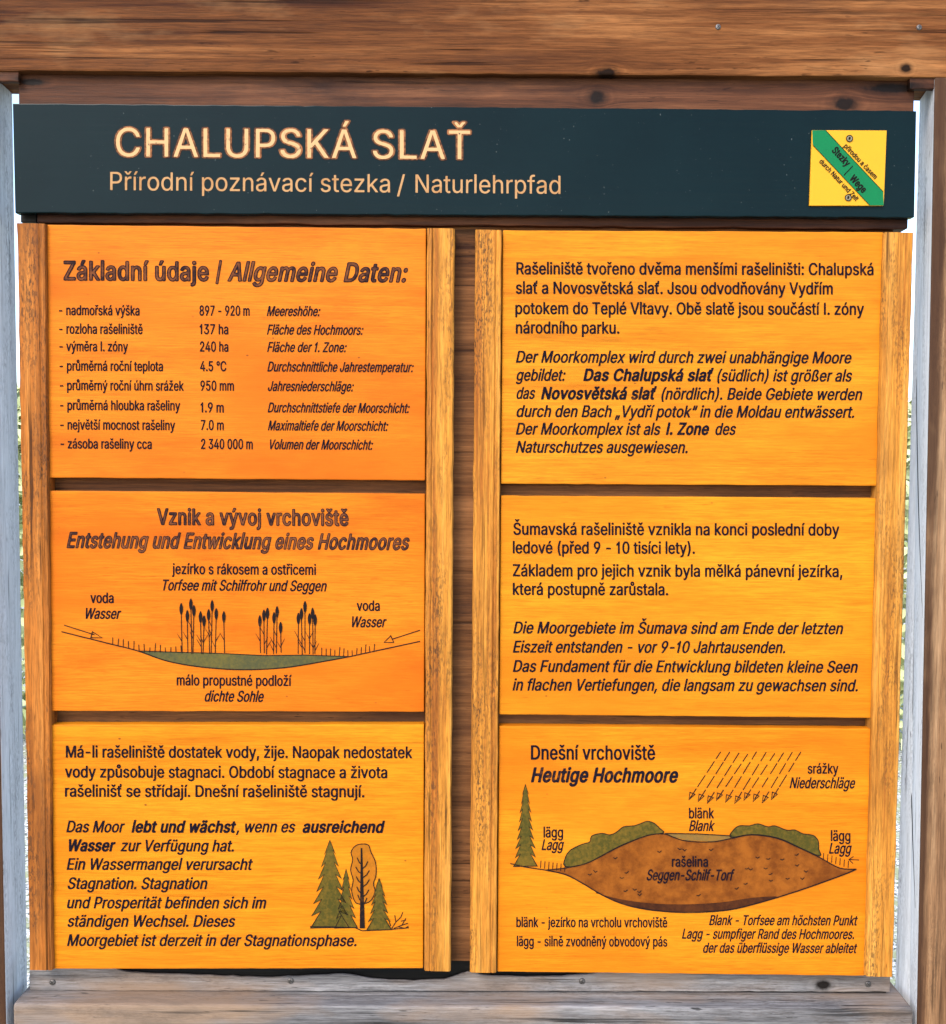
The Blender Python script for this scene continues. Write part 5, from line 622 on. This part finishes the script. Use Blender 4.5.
def curve(pts, n_=6, close=False):
    out = []; m = len(pts)
    for i in range(m if close else m-1):
        if close: p0, p1, p2, p3 = pts[i-1], pts[i], pts[(i+1) % m], pts[(i+2) % m]
        else: p0, p1, p2, p3 = pts[max(0, i-1)], pts[i], pts[i+1], pts[min(m-1, i+2)]
        for k in range(n_):
            t = k/n_
            out.append(tuple(.5*(2*b+(c-a)*t+(2*a-5*b+4*c-d)*t*t+(3*b-a-3*c+d)*t**3) for a, b, c, d in zip(p0, p1, p2, p3)))
    if not close: out.append(pts[-1])
    return out

def paint(name, a, b, lo=.5, hi=.62, sc=180, rough=.7):
    n = N(name)
    f = n.math('ADD', n.math('MULTIPLY', n.noise(n.co, sc, 4, .65), .6), n.math('MULTIPLY', n.noise(n.co, 26, 2), .4))
    return n.out(n.mix(n.range(f, lo, hi), a, b), rough, .03)
M['ink'] = paint('black_routed_paint', (.006, .004, .008), (.07, .022, .008), .58, .70)
M['ink_bold'] = paint('black_bold_paint', (.007, .005, .009), (.08, .026, .010), .54, .66)
M['core'] = paint('letter_core_worn', (.020, .010, .010), (.125, .040, .015), .40, .56, 120)
M['line'] = paint('black_drawing_line', (.010, .007, .007), (.06, .025, .008), .55, .68)
M['green'] = paint('moss_green_paint', (.048, .040, .008), (.11, .066, .010), .42, .62, 240)
M['pondgreen'] = paint('pond_green_paint', (.052, .050, .022), (.09, .072, .020), .42, .62, 240)
M['ochre'] = paint('ochre_green_paint', (.24, .082, .007), (.32, .10, .007), .40, .62, 200)
M['peat'] = paint('peat_brown_paint', (.105, .028, .005), (.205, .060, .008), .40, .60, 70)
M['peatdark'] = paint('deep_peat_paint', (.030, .010, .005), (.06, .018, .006), .40, .62, 150)
M['pondgrey'] = paint('pond_grey_paint', (.12, .075, .025), (.19, .09, .016), .40, .62, 200)

# ---------------------------------------------------------------- green header board
n = N('dark_green_header_paint')
fb = n.noise(n.map(n.co, (6, 6, 160)), 1.0, 4); bl = n.noise(n.co, 9, 4)
c = n.mix(n.range(bl, .35, .7), (.0015, .0066, .0078), (.002, .0085, .0098))
c = n.mix(n.math('MULTIPLY', n.range(n.noise(n.co, 420, 2), .74, .80), .5), c, (.2, .22, .2))
n.bump(fb, .25, .0008); M['header'] = n.out(c, n.range(bl, .3, .7, .12, .18), .07)
hdr = bm_obj('header_sign', plank([(12.5, 103.2), (916.5, 110.8), (914.5, 217.6), (15, 212.6)], -.004, .0055, .0009, 90, .0002, 'x', seed=8), M['header'])
tag(hdr, 'long dark green header board with pale routed title across the top', 'header board')
M['pale'] = paint('pale_wood_letter', (.33, .18, .08), (.26, .12, .045), .48, .66, 120)
M['paledge'] = paint('letter_edge_brown', (.05, .020, .012), (.22, .085, .035), .42, .6, 300)
M['palecore'] = paint('letter_core_pale', (.43, .255, .12), (.02, .03, .028), .59, .64, 190)
YH = -.0044
Ink(YH).text('CHALUPSKÁ', 114.2, 358.3, 156.2, 28.6, 'b', .0075, core=True).text('SLAŤ', 371, 472, 158.4, 28.6, 'b', .0075, core=True).done('title', [M['paledge'], M['palecore']], hdr)
Ink(YH).text('Přírodní poznávací stezka', 110.2, 390, 190, 18.2, 't', .0085).text('/', 397, 405, 193.6, 18.6, 't', .0085).text('Naturlehrpfad', 415.5, 560.5, 192.6, 18.2, 't', .0085).done('subtitle', M['pale'], hdr)

# small square plaque screwed on the header
n = N('plaque_yellow'); M['yellow'] = n.out(n.mix(n.noise(n.co, 60, 3), (.50, .245, .010), (.48, .230, .011)), .35, .12)
n = N('plaque_green'); M['band'] = n.out(n.mix(n.noise(n.co, 60, 3), (.001, .118, .036), (.002, .105, .032)), .35, .12)
n = N('plaque_ink'); M['pink'] = n.out((.006, .005, .004), .6, .05)
n = N('emblem_grey'); M['emb'] = n.out((.17, .15, .10), .6, .1)
YP = -.0065
def pl(u, v): return (800+u/9.31, 110+v/9.31)
plq = bm_obj('trail_plaque', plank([pl(113, 187), pl(808, 190), pl(780, 890), pl(88, 890)], YP, -.0041, .0004), M['yellow'])
tag(plq, 'small square yellow plaque with diagonal green band on header board', 'plaque')
Ink(YP-.0003).poly([pl(114, 189), pl(240, 189), pl(775, 760), pl(779, 888), pl(650, 888), pl(119, 325)]).done('green_band', M['band'], plq)
ik = Ink(YP-.0006)
ik.line([pl(240, 189), pl(775, 760)], .5).line([pl(650, 888), pl(119, 325)], .5)
def diag(a, b):
    ax, ay = pl(*a); bx, by = pl(*b); L = math.hypot(bx-ax, by-ay); cx_, sy_ = (bx-ax)/L, (by-ay)/L
    return L, (lambda x, v: (ax+cx_*x+sy_*v, ay+sy_*x-cx_*v))
for t_, a, b, cp, st in (('Stezky', (293, 380), (432, 530), 6.9, 'b'), ('Wege', (458, 640), (585, 776), 6.9, 'b'),
                         ('přírodou a časem', (405, 340), (695, 645), 4.9, 'r'), ('durch Natur und Zeit', (176, 482), (520, 850), 4.9, 'r')):
    L, fn = diag(a, b); ik.text(t_, 0, L, 0, cp, st, 0, fn)
ik.line([pl(492, 520), pl(410, 606)], .9)
ik.done('lettering', M['pink'], plq)
for u, v in ((462, 264), (450, 815)):
    cx_, cy_ = pl(u, v)
    e = Ink(YP-.0006)
    ring = [(cx_+3.1*math.cos(a), cy_+3.1*math.sin(a)) for a in (k*math.pi/12 for k in range(24))]
    e.poly(ring); e.line(ring, .8, 1, .0003, True)
    e.poly([(cx_-1.2, cy_+1.0), (cx_-.9, cy_-1.2), (cx_+.6, cy_-1.7), (cx_+1.3, cy_-.2), (cx_+.5, cy_+.3), (cx_+.9, cy_+1.6)], 1, .0003)
    e.done('emblem', [M['emb'], M['pink']], plq)

# ---------------------------------------------------------------- six orange boards
def panel_wood(k, mid, amt):
    return wood('orange_board_wood', tuple(x*y for x, y in zip(mid, (.84, .72, .6))), mid, (mid[0]*1.02, mid[1]*1.14, mid[2]*1.3), 'x', 50+6.3*k, 20, .25, .30, 0,
                (mid[0]*.66, mid[1]*.42, mid[2]*.35), .50, .78, amt, rough=.5, spec=.07, bump=.2, fibre=.28, patch=((mid[0]*.84, mid[1]*.70, mid[2]*.6), .46, .68, 1.0), pores=.75)
GRP = 'orange text boards between the battens'
def panel(k, q, mid, amt, label):
    L_, R_x = (((223.5, 45), (970.5, 52.3)), ((228, 427), (971, 424))) if q[0][0] < 200 else (((230, 502), (973, 496.5)), ((232, 884.5), (976.5, 866)))
    at = lambda e, y: e[0][1]+(e[1][1]-e[0][1])*(y-e[0][0])/(e[1][0]-e[0][0])
    q = [(at(L_, q[0][1])+.9, q[0][1]), (at(R_x, q[1][1])-.9, q[1][1]), (at(R_x, q[2][1])-.9, q[2][1]), (at(L_, q[3][1])+.9, q[3][1])]   # a hair's breadth of play beside the battens
    o = bm_obj('information_board', plank(q, 0.0, .012, .0012, 30, .00012, seed=60+k), panel_wood(k, mid, amt))
    return tag(o, label, 'information board', GRP)
YT = -.0004
INKS = [M['ink'], M['ink']]; HEAD = [M['ink_bold'], M['core']]
def block(p, name, rows, mats=None, core=False, label=None):
    e = Ink(YT)
    for r in rows: e.text(*r, core=core)
    return e.done(name, mats or M['ink'], p, label)

# -- upper left: table of data
p = panel(0, [(44, 224.5), (430, 228.5), (428, 480.5), (46, 477.5)], (.455, .124, .006), .7, 'orange board with a data table under "Základní údaje", topmost on the left')
block(p, 'heading', [('Základní údaje', 63.4, 209, 279.6, 18.4, 'b'), ('/', 215.4, 222, 280.4, 18.8, 'b'), ('Allgemeine Daten:', 227.3, 409.5, 280.6, 18.4, 'bi')], HEAD, True)
ys = (314.9, 333.5, 350.9, 370.5, 390.0, 409.8, 429.4, 448.3)
a = [('- nadmořská výška', 139.5), ('- rozloha rašeliniště', 142.6), ('- výměra I. zóny', 127.9), ('- průměrná roční teplota', 162.9), ('- průměrný roční úhrn srážek', 183.7), ('- průměrná hloubka rašeliny', 180.1), ('- největší mocnost rašeliny', 175), ('- zásoba rašeliny cca', 151.7)]
b = [('897 - 920 m', 249.6), ('137 ha', 228.3), ('240 ha', 228.3), ('4.5 °C', 226.3), ('950 mm', 233.9), ('1.9 m', 223.7), ('7.0 m', 223.7), ('2 340 000 m', 252.7)]
c = [('Meereshöhe:', 321.2), ('Fläche des Hochmoors:', 364.3), ('Fläche der 1. Zone:', 347.5), ('Durchschnittliche Jahrestemperatur:', 414.5), ('Jahresniederschläge:', 354.6), ('Durchschnittstiefe der Moorschicht:', 410.5), ('Maximaltiefe der Moorschicht:', 389.1), ('Volumen der Moorschicht:', 373.9)]
block(p, 'data_column', [(t, 58.9+.22*i, x, y, 9.7, 'r', .005) for i, ((t, x), y) in enumerate(zip(a, ys))])
block(p, 'data_column', [(t, 199.4+.22*i, x, y+.5+(2 if i == 5 else 0), 9.9, 'r', .005) for i, ((t, x), y) in enumerate(zip(b, ys))])
block(p, 'data_column', [(t, 266.7+.18*i, x, y+.8+(1.6 if i in (5,) else 0), 9.7, 'i', .005) for i, ((t, x), y) in enumerate(zip(c, ys))])

# -- middle left: how a bog begins
p = panel(1, [(45, 490.8), (429, 493.7), (427, 712), (48, 711)], (.45, .119, .005), .9, 'orange board with the drawing of reeds round a pond, middle of the left column')
block(p, 'heading', [('Vznik a vývoj vrchoviště', 156.8, 348.6, 524.3, 15.6, 'b'), ('Entstehung und Entwicklung eines Hochmoores', 66.5, 411.2, 547.5, 15.2, 'bi')], HEAD, True)
block(p, 'caption', [('jezírko s rákosem a ostřicemi', 172, 316, 573.9, 10.4, 'r'), ('Torfsee mit Schilfrohr und Seggen', 160.8, 327.8, 590.2, 10.6, 'i')])
block(p, 'caption', [('voda', 90.3, 113.6, 602.8, 10.2, 'r'), ('Wasser', 83.7, 121.8, 618.6, 10.6, 'i')])
block(p, 'caption', [('voda', 356.7, 379.8, 610.6, 10.2, 'r'), ('Wasser', 350, 387.3, 627, 10.6, 'i')])
block(p, 'caption', [('málo propustné podloží', 176.6, 291.5, 685.2, 10.4, 'r'), ('dichte Sohle', 204, 265, 701.4, 10.8, 'i')])
def z5(pts): return [(x/1.971, 480+y/1.971) for x, y in pts]
bas = curve(z5([(225, 325), (272, 337), (330, 357), (400, 369), (480, 374), (560, 370), (630, 359), (690, 348)]), 5)
Ink(-.0002).poly([bas[i] for i in range(5, len(bas))]+z5([(600, 345), (520, 346), (440, 342), (340, 339)])).done('pond_drawing', M['pondgreen'], p)
e = Ink(YT)
e.line(z5([(121, 299), (225, 325)])[:1]+bas+z5([(740, 337), (828, 318)]), 1.1)
e.line(z5([(272, 337), (340, 339), (440, 342), (520, 346), (600, 345), (690, 348)]), .8)
e.line(z5([(126, 286), (186, 305)]), .9).line(z5([(182, 299), (201, 311), (179, 311)]), .9, close=True)
e.line(z5([(828, 296), (772, 314)]), .9).line(z5([(770, 307), (757, 320), (776, 320)]), .9, close=True)
e.done('basin_drawing', M['line'], p)
rnd = random.Random(11)
def bas_y(x): return min(bas, key=lambda q: abs(q[0]-x))[1]
for side in (0, 1):
  e = Ink(YT)
  for k in range(14 if side == 0 else 0):
    x = 222+k*10.4; X = x/1.971; y0 = min(bas_y(X), 480+340/1.971)
    e.line([(X, y0), (X+rnd.uniform(-.5, .7), y0-rnd.uniform(5, 9.5))], .75)
  for k in range(13 if side else 0):
    x = 634+k*8.6; X = x/1.971; y0 = 480+(347-(max(0, x-690)*.22))/1.971
    e.line([(X, y0), (X+rnd.uniform(-.5, .7), y0-rnd.uniform(5, 9))], .75)
  e.done('sedge_drawing', M['line'], p)
for stems in (((357, 246), (369, 260), (376, 237), (382, 250), (395, 262), (402, 270), (411, 258), (418, 240), (426, 256), (441, 262)), ((512, 270), (520, 259), (527, 255), (540, 264), (546, 252), (553, 283)), ((588, 265), (594, 256), (601, 242), (610, 266), (616, 255), (621, 268))):
    e = Ink(YT)
    for x, y in stems:
        lean = rnd.uniform(-2, 2); foot = 342+rnd.uniform(-2, 2)
        e.line(z5([(x, y+12), (x+lean, foot)]), .85)
        e.poly(curve(z5([(x, y-4), (x+3.4, y+5), (x+2.6, y+15), (x, y+20), (x-2.6, y+15), (x-3.4, y+5)]), 3, True), 0, .0003)
        for k in range(rnd.choice((1, 2, 2))):
            yy = rnd.uniform(y+35, foot-12); s_ = rnd.choice((-1, 1))
            e.line(z5([(x+lean*.5, yy+9), (x+s_*8, yy-6)]), .8, taper=True)
    e.done('reed_drawing', M['line'], p)

# -- lower left: trees
p = panel(2, [(47, 724.6), (428, 724.4), (425, 968.5), (51, 969)], (.46, .148, .005), .6, 'orange board with the drawing of three spruces, bottom of the left column')
block(p, 'paragraph', [('Má-li rašeliniště dostatek vody, žije. Naopak nedostatek', 65.8, 412.3, 757.4, 11.6, 'r', .002), ('vody způsobuje stagnaci. Období stagnace a života', 64.9, 387.3, 777.4, 11.6, 'r', .002), ('rašelinišť se střídají. Dnešní rašeliniště stagnují.', 64.9, 364.4, 796.6, 11.6, 'r', .002)])
q = [(131, 500, 869.7, 'Ein Wassermangel verursacht'), (132, 411, 888.9, 'Stagnation. Stagnation'), (131, 527, 908.2, 'und Prosperität befinden sich im'), (132, 466, 926.6, 'ständigen Wechsel. Dieses'), (132, 707, 945.8, 'Moorgebiet ist derzeit in der Stagnationsphase.')]
block(p, 'paragraph', [('Das Moor', 66.2, 125.5, 832.2, 11.4, 'i', .002), ('lebt und wächst', 131.4, 237, 832.2, 11.4, 'bi', .002), (', wenn es', 236.4, 296.5, 832.2, 11.4, 'i', .002), ('ausreichend', 302, 385, 832.4, 11.4, 'bi', .002),
                       ('Wasser', 66.5, 116.2, 851, 11.4, 'bi', .002), ('zur Verfügung hat.', 120.4, 236, 851.2, 11.4, 'i', .002)]+[(t, x0/1.971, x1/1.971, y, 11.4, 'i', .001) for x0, x1, y, t in q])
def z7(pts): return [(x/1.971, 700+y/1.971) for x, y in pts]
def spruce(cx, top, base, half, n_, jag):
    r_ = random.Random(int(cx)); L, R_ = [], []
    for i in range(n_):
        t = (i+1)/n_; y = top+(base-top)*t; w = half*(.16+.84*t)*r_.uniform(.9, 1.08)
        L += [(cx-w, y+jag*.25), (cx-w*.50, y-jag*.35)]; R_ += [(cx+w, y+jag*.15), (cx+w*.50, y-jag*.4)]
    L = L[:-1]; R_ = R_[:-1]
    return [(cx, top)]+R_+L[::-1]
def tree_drawing(parent, zf, outline, name, mat, w=.9):
    o = zf(outline); e = Ink(-.0003 if name == 'birch_drawing' else -.0002); e.poly(o, 0); e.line(o, w, 1, .0003, True); return e.done(name, [M[mat], M['line']], parent)
tree_drawing(p, z7, spruce(650, 277, 446, 41, 7, 14), 'spruce_drawing', 'green')
tree_drawing(p, z7, spruce(682, 334, 447, 21, 6, 10), 'spruce_drawing', 'green')
crown = curve([(700, 288), (712, 284), (726, 286), (731, 300), (740, 320), (741, 345), (736, 362), (739, 378), (730, 396), (712, 402), (700, 398), (693, 376), (696, 355), (691, 335), (695, 315), (692, 300)], 4, True)
e = Ink(-.0005); o_ = z7(crown); e.poly(o_); e.line(o_, .9, 1, .0002, True)
e.poly(z7([(711, 292), (714, 292), (719, 450), (709, 450)]), 1, .0003)
for s_, y, l in ((-1, 315, 10), (1, 322, 11), (-1, 333, 13), (1, 340, 14), (-1, 352, 12), (1, 358, 14), (-1, 372, 11), (1, 378, 13), (-1, 388, 9), (1, 394, 9)):
    e.line(z7([(714, y+11), (714+s_*l*.6, y+5), (714+s_*l, y-4)]), 1.0, 1, .0005)
e.done('birch_drawing', [M['ochre'], M['line']], p)
o_ = z7(spruce(747, 352, 451, 25, 6, 11)); e = Ink(-.0008); e.poly(o_); e.line(o_, .9, 1, .0003, True); e.done('spruce_drawing', [M['green'], M['line']], p)
e = Ink(YT)
e.line(z7([(611, 447), (650, 447), (700, 449), (714, 455), (760, 453), (806, 449)]), 1.0)
for pts in (((772, 450), (780, 438), (778, 424)), ((780, 438), (790, 428), (794, 418)), ((776, 450), (792, 444), (800, 430)), ((792, 444), (804, 440)), ((784, 447), (798, 450), (805, 446)), ((770, 446), (766, 434)), ((790, 436), (800, 434))):
    e.line(z7(pts), .85)
e.done('shrub_drawing', M['line'], p)

# -- upper right
def rows_(lst, ox, oy, s_): return [(t, ox+x0/s_, ox+x1/s_, oy+y/s_, cap, st, .0025) for t, x0, x1, y, cap, st in lst]
p = panel(3, [(498, 230), (889, 232), (881, 485.8), (497, 483.7)], (.465, .163, .007), .55, 'orange board of plain text with "Das Chalupská slať" in bold, topmost on the right')
block(p, 'paragraph', rows_([('Rašeliniště tvořeno dvěma menšími rašeliništi: Chalupská', 92, 802, 107.5, 11.8, 'r'), ('slať a Novosvětská slať. Jsou odvodňovány Vydřím', 91, 721, 146, 11.8, 'r'), ('potokem do Teplé Vltavy. Obě slatě jsou součástí I. zóny', 90, 783, 186.5, 11.8, 'r'), ('národního parku.', 91, 297, 225, 11.8, 'r')], 470, 220, 1.987))
block(p, 'paragraph', rows_([('Der Moorkomplex wird durch zwei unabhängige Moore', 91, 761, 283, 11.6, 'i'), ('gebildet:', 91, 192, 319, 11.6, 'i'), ('Das Chalupská slať', 225, 484, 319, 11.6, 'bi'), ('(südlich) ist größer als', 490, 762, 320, 11.6, 'i'),
                             ('das', 91, 132, 355, 11.6, 'i'), ('Novosvětská slať', 141, 371, 355.5, 11.6, 'bi'), ('(nördlich). Beide Gebiete werden', 379, 782, 356.5, 11.6, 'i'), ('durch den Bach „Vydří potok“ in die Moldau entwässert.', 91, 768, 391, 11.6, 'i'),
                             ('Der Moorkomplex ist als', 91, 381, 426, 11.6, 'i'), ('I. Zone', 389, 478, 426, 11.6, 'bi'), ('des', 486, 531, 426.5, 11.6, 'i'), ('Naturschutzes ausgewiesen.', 91, 437, 462, 11.6, 'i')], 470, 220, 1.987))
# -- middle right
p = panel(4, [(496, 495.6), (882, 498), (874, 718), (495, 714.5)], (.465, .163, .006), .5, 'orange board of plain text starting "Šumavská rašeliniště", middle of the right column')
block(p, 'paragraph', rows_([('Šumavská rašeliniště vznikla na konci poslední doby', 86, 734, 108.5, 11.8, 'r'), ('ledové (před 9 - 10 tisíci lety).', 85, 447, 145.5, 11.8, 'r'), ('Základem pro jejich vznik byla mělká pánevní jezírka,', 85, 740, 191, 11.8, 'r'), ('která postupně zarůstala.', 85, 394, 228, 11.8, 'r')], 470, 480, 1.987))
block(p, 'paragraph', rows_([('Die Moorgebiete im Šumava sind am Ende der letzten', 86, 744, 304.5, 11.6, 'i'), ('Eiszeit entstanden - vor 9-10 Jahrtausenden.', 85, 631, 342.5, 11.6, 'i'), ('Das Fundament für die Entwicklung bildeten kleine Seen', 85, 773, 381, 11.6, 'i'), ('in flachen Vertiefungen, die langsam zu gewachsen sind.', 84, 775, 418, 11.6, 'i')], 470, 480, 1.987))
# -- lower right: peat mound
p = panel(5, [(494, 726), (875, 728.7), (869, 976), (493, 971.8)], (.465, .149, .005), .65, 'orange board with a brown peat mound under rain, bottom of the right column')
R6 = lambda lst: rows_(lst, 470, 700, 1.987)
block(p, 'heading', R6([('Dnešní vrchoviště', 121, 368, 118, 14.0, 'r')]))
block(p, 'heading', R6([('Heutige Hochmoore', 121, 417, 162.5, 14.0, 'bi')]), M['ink_bold'])
for a_, b_ in ((('srážky', 671, 732, 146, 10.0, 'r'), ('Niederschläge', 635, 768, 175, 10.6, 'i')), (('blänk', 435, 485, 235, 10.4, 'r'), ('Blank', 435, 488, 260, 10.4, 'i')), (('lägg', 146, 185, 273, 10.4, 'r'), ('Lagg', 142, 188, 298, 10.6, 'i')),
               (('lägg', 717, 756, 280, 10.4, 'r'), ('Lagg', 713, 760, 305, 10.6, 'i'))):
    block(p, 'caption', R6([a_, b_]))
block(p, 'footnote', R6([('blänk - jezírko na vrcholu vrchoviště', 92, 392, 451, 9.8, 'r'), ('lägg - silně zvodněný obvodový pás', 93, 392, 489, 9.8, 'r')]))
block(p, 'footnote', R6([('Blank - Torfsee am höchsten Punkt', 475, 772, 447, 9.8, 'i'), ('Lagg - sumpfiger Rand des Hochmoores.', 421, 767, 474, 9.8, 'i'), ('der das überflüssige Wasser ableitet', 462, 771, 502, 9.8, 'i')]))
def z8(pts): return [(470+x/1.987, 700+y/1.987) for x, y in pts]
topc = curve([(150, 338), (188, 334), (230, 325), (265, 308), (300, 290), (350, 270), (385, 266), (405, 273), (430, 280), (480, 282), (520, 275), (560, 268), (610, 275), (655, 294), (695, 313), (735, 334), (768, 336)], 4)
botc = curve([(768, 336), (740, 348), (650, 380), (560, 407), (500, 419), (420, 422), (350, 416), (300, 404), (260, 386), (225, 365), (190, 347), (150, 338)], 4)
Ink(-.0002).poly(z8(topc+botc[:-1])).done('peat_drawing', M['peat'], p)
dk = curve([(250, 384), (300, 396), (360, 404), (430, 406), (500, 402), (560, 393), (610, 390)], 4)
Ink(-.0004).poly(z8(dk+[q_ for q_ in botc if 250 < q_[0] < 610])).done('deep_peat_drawing', M['peatdark'], p)
Ink(-.0003).poly(z8([(387, 265), (520, 270), (516, 276), (480, 281), (430, 279), (405, 272)])).done('pond_drawing', M['pondgrey'], p)
for o_, nm in ((curve([(189, 331), (190, 312), (200, 298), (222, 287), (238, 282), (242, 270), (262, 265), (278, 268), (292, 262), (305, 252), (325, 250), (338, 246), (352, 241), (366, 245), (378, 256), (384, 264), (350, 270), (300, 289), (262, 309), (228, 326)], 3, True), 'bush_drawing'),
               (curve([(518, 273), (522, 260), (535, 250), (555, 250), (572, 246), (592, 252), (606, 250), (630, 259), (645, 258), (662, 266), (682, 269), (692, 280), (693, 296), (695, 310), (655, 293), (612, 274), (560, 267)], 3, True), 'bush_drawing')):
    e = Ink(-.0005); q_ = z8(o_); e.poly(q_); e.line(q_, .8, 1, .0002, True); e.done(nm, [M['green'], M['line']], p)
q_ = z8(spruce(110, 168, 328, 24, 9, 12)); e = Ink(-.0003); e.poly(q_); e.line(q_, .9, 1, .0003, True); e.done('spruce_drawing', [M['green'], M['line']], p)
e = Ink(-.0008)
e.line(z8(topc), 1.0).line(z8(botc), 1.2).line(z8([(80, 325), (110, 332), (150, 338)]), 1.0).line(z8([(387, 265), (452, 266), (520, 270)]), .9)
for k in range(60):
    t = rnd.random(); x = rnd.uniform(235, 700); y = rnd.uniform(285, 395)
    lim_t = min(topc, key=lambda w: abs(w[0]-x))[1]; lim_b = min(botc, key=lambda w: abs(w[0]-x))[1]
    if not (lim_t+10 < y < lim_b-24) or (340 < x < 535 and 308 < y < 368): continue
    e.line(z8([(x-4, y+rnd.uniform(-2, 2)), (x, y+2.4), (x+4, y+rnd.uniform(-2, 1))]), .8)
e.done('basin_drawing', M['line'], p)
e = Ink(YT)
for k in range(7): x = 140+k*8; y0 = 334+k*1.2; e.line(z8([(x, y0), (x+1, y0-15)]), .75)
e.done('sedge_drawing', M['line'], p)
e = Ink(YT)
for k in range(7): x = 702+k*8.2; y0 = 318+k*2.6; e.line(z8([(x, y0), (x+1, y0-14)]), .75)
e.line(z8([(773, 318), (754, 317)]), .8).line(z8([(762, 311), (753, 317), (761, 325)]), .8)
e.done('sedge_drawing', M['line'], p)
e = Ink(YT)
for k in range(10):
    xb, yb = 437+k*18.2, 197+(k % 3)*3-abs(k-4)*.4
    xt, yt = xb+62-k*.5, 104+rnd.uniform(-3, 4)
    cuts = [0, .18, .23, .46, .51, .74, .79, 1.0]
    for i in range(0, 8, 2):
        a_, b_ = cuts[i]+rnd.uniform(-.02, .02), min(1, cuts[i+1]+rnd.uniform(-.02, .02))
        e.line(z8([(xt+(xb-xt)*a_, yt+(yb-yt)*a_), (xt+(xb-xt)*b_, yt+(yb-yt)*b_)]), .95)
    e.line(z8([(xb, yb-12), (xb-2, yb+3), (xb+10, yb-8)]), .85, close=True)
e.done('rain_drawing', M['line'], p)
Ink(-.0011).text('rašelina', *[470+x/1.987 for x in (401, 473)], 700+331/1.987, 10.2, 'r', .002).text('Seggen-Schilf-Torf', *[470+x/1.987 for x in (350, 526)], 700+358/1.987, 10.6, 'i', .002).done('caption', M['ink'], p)
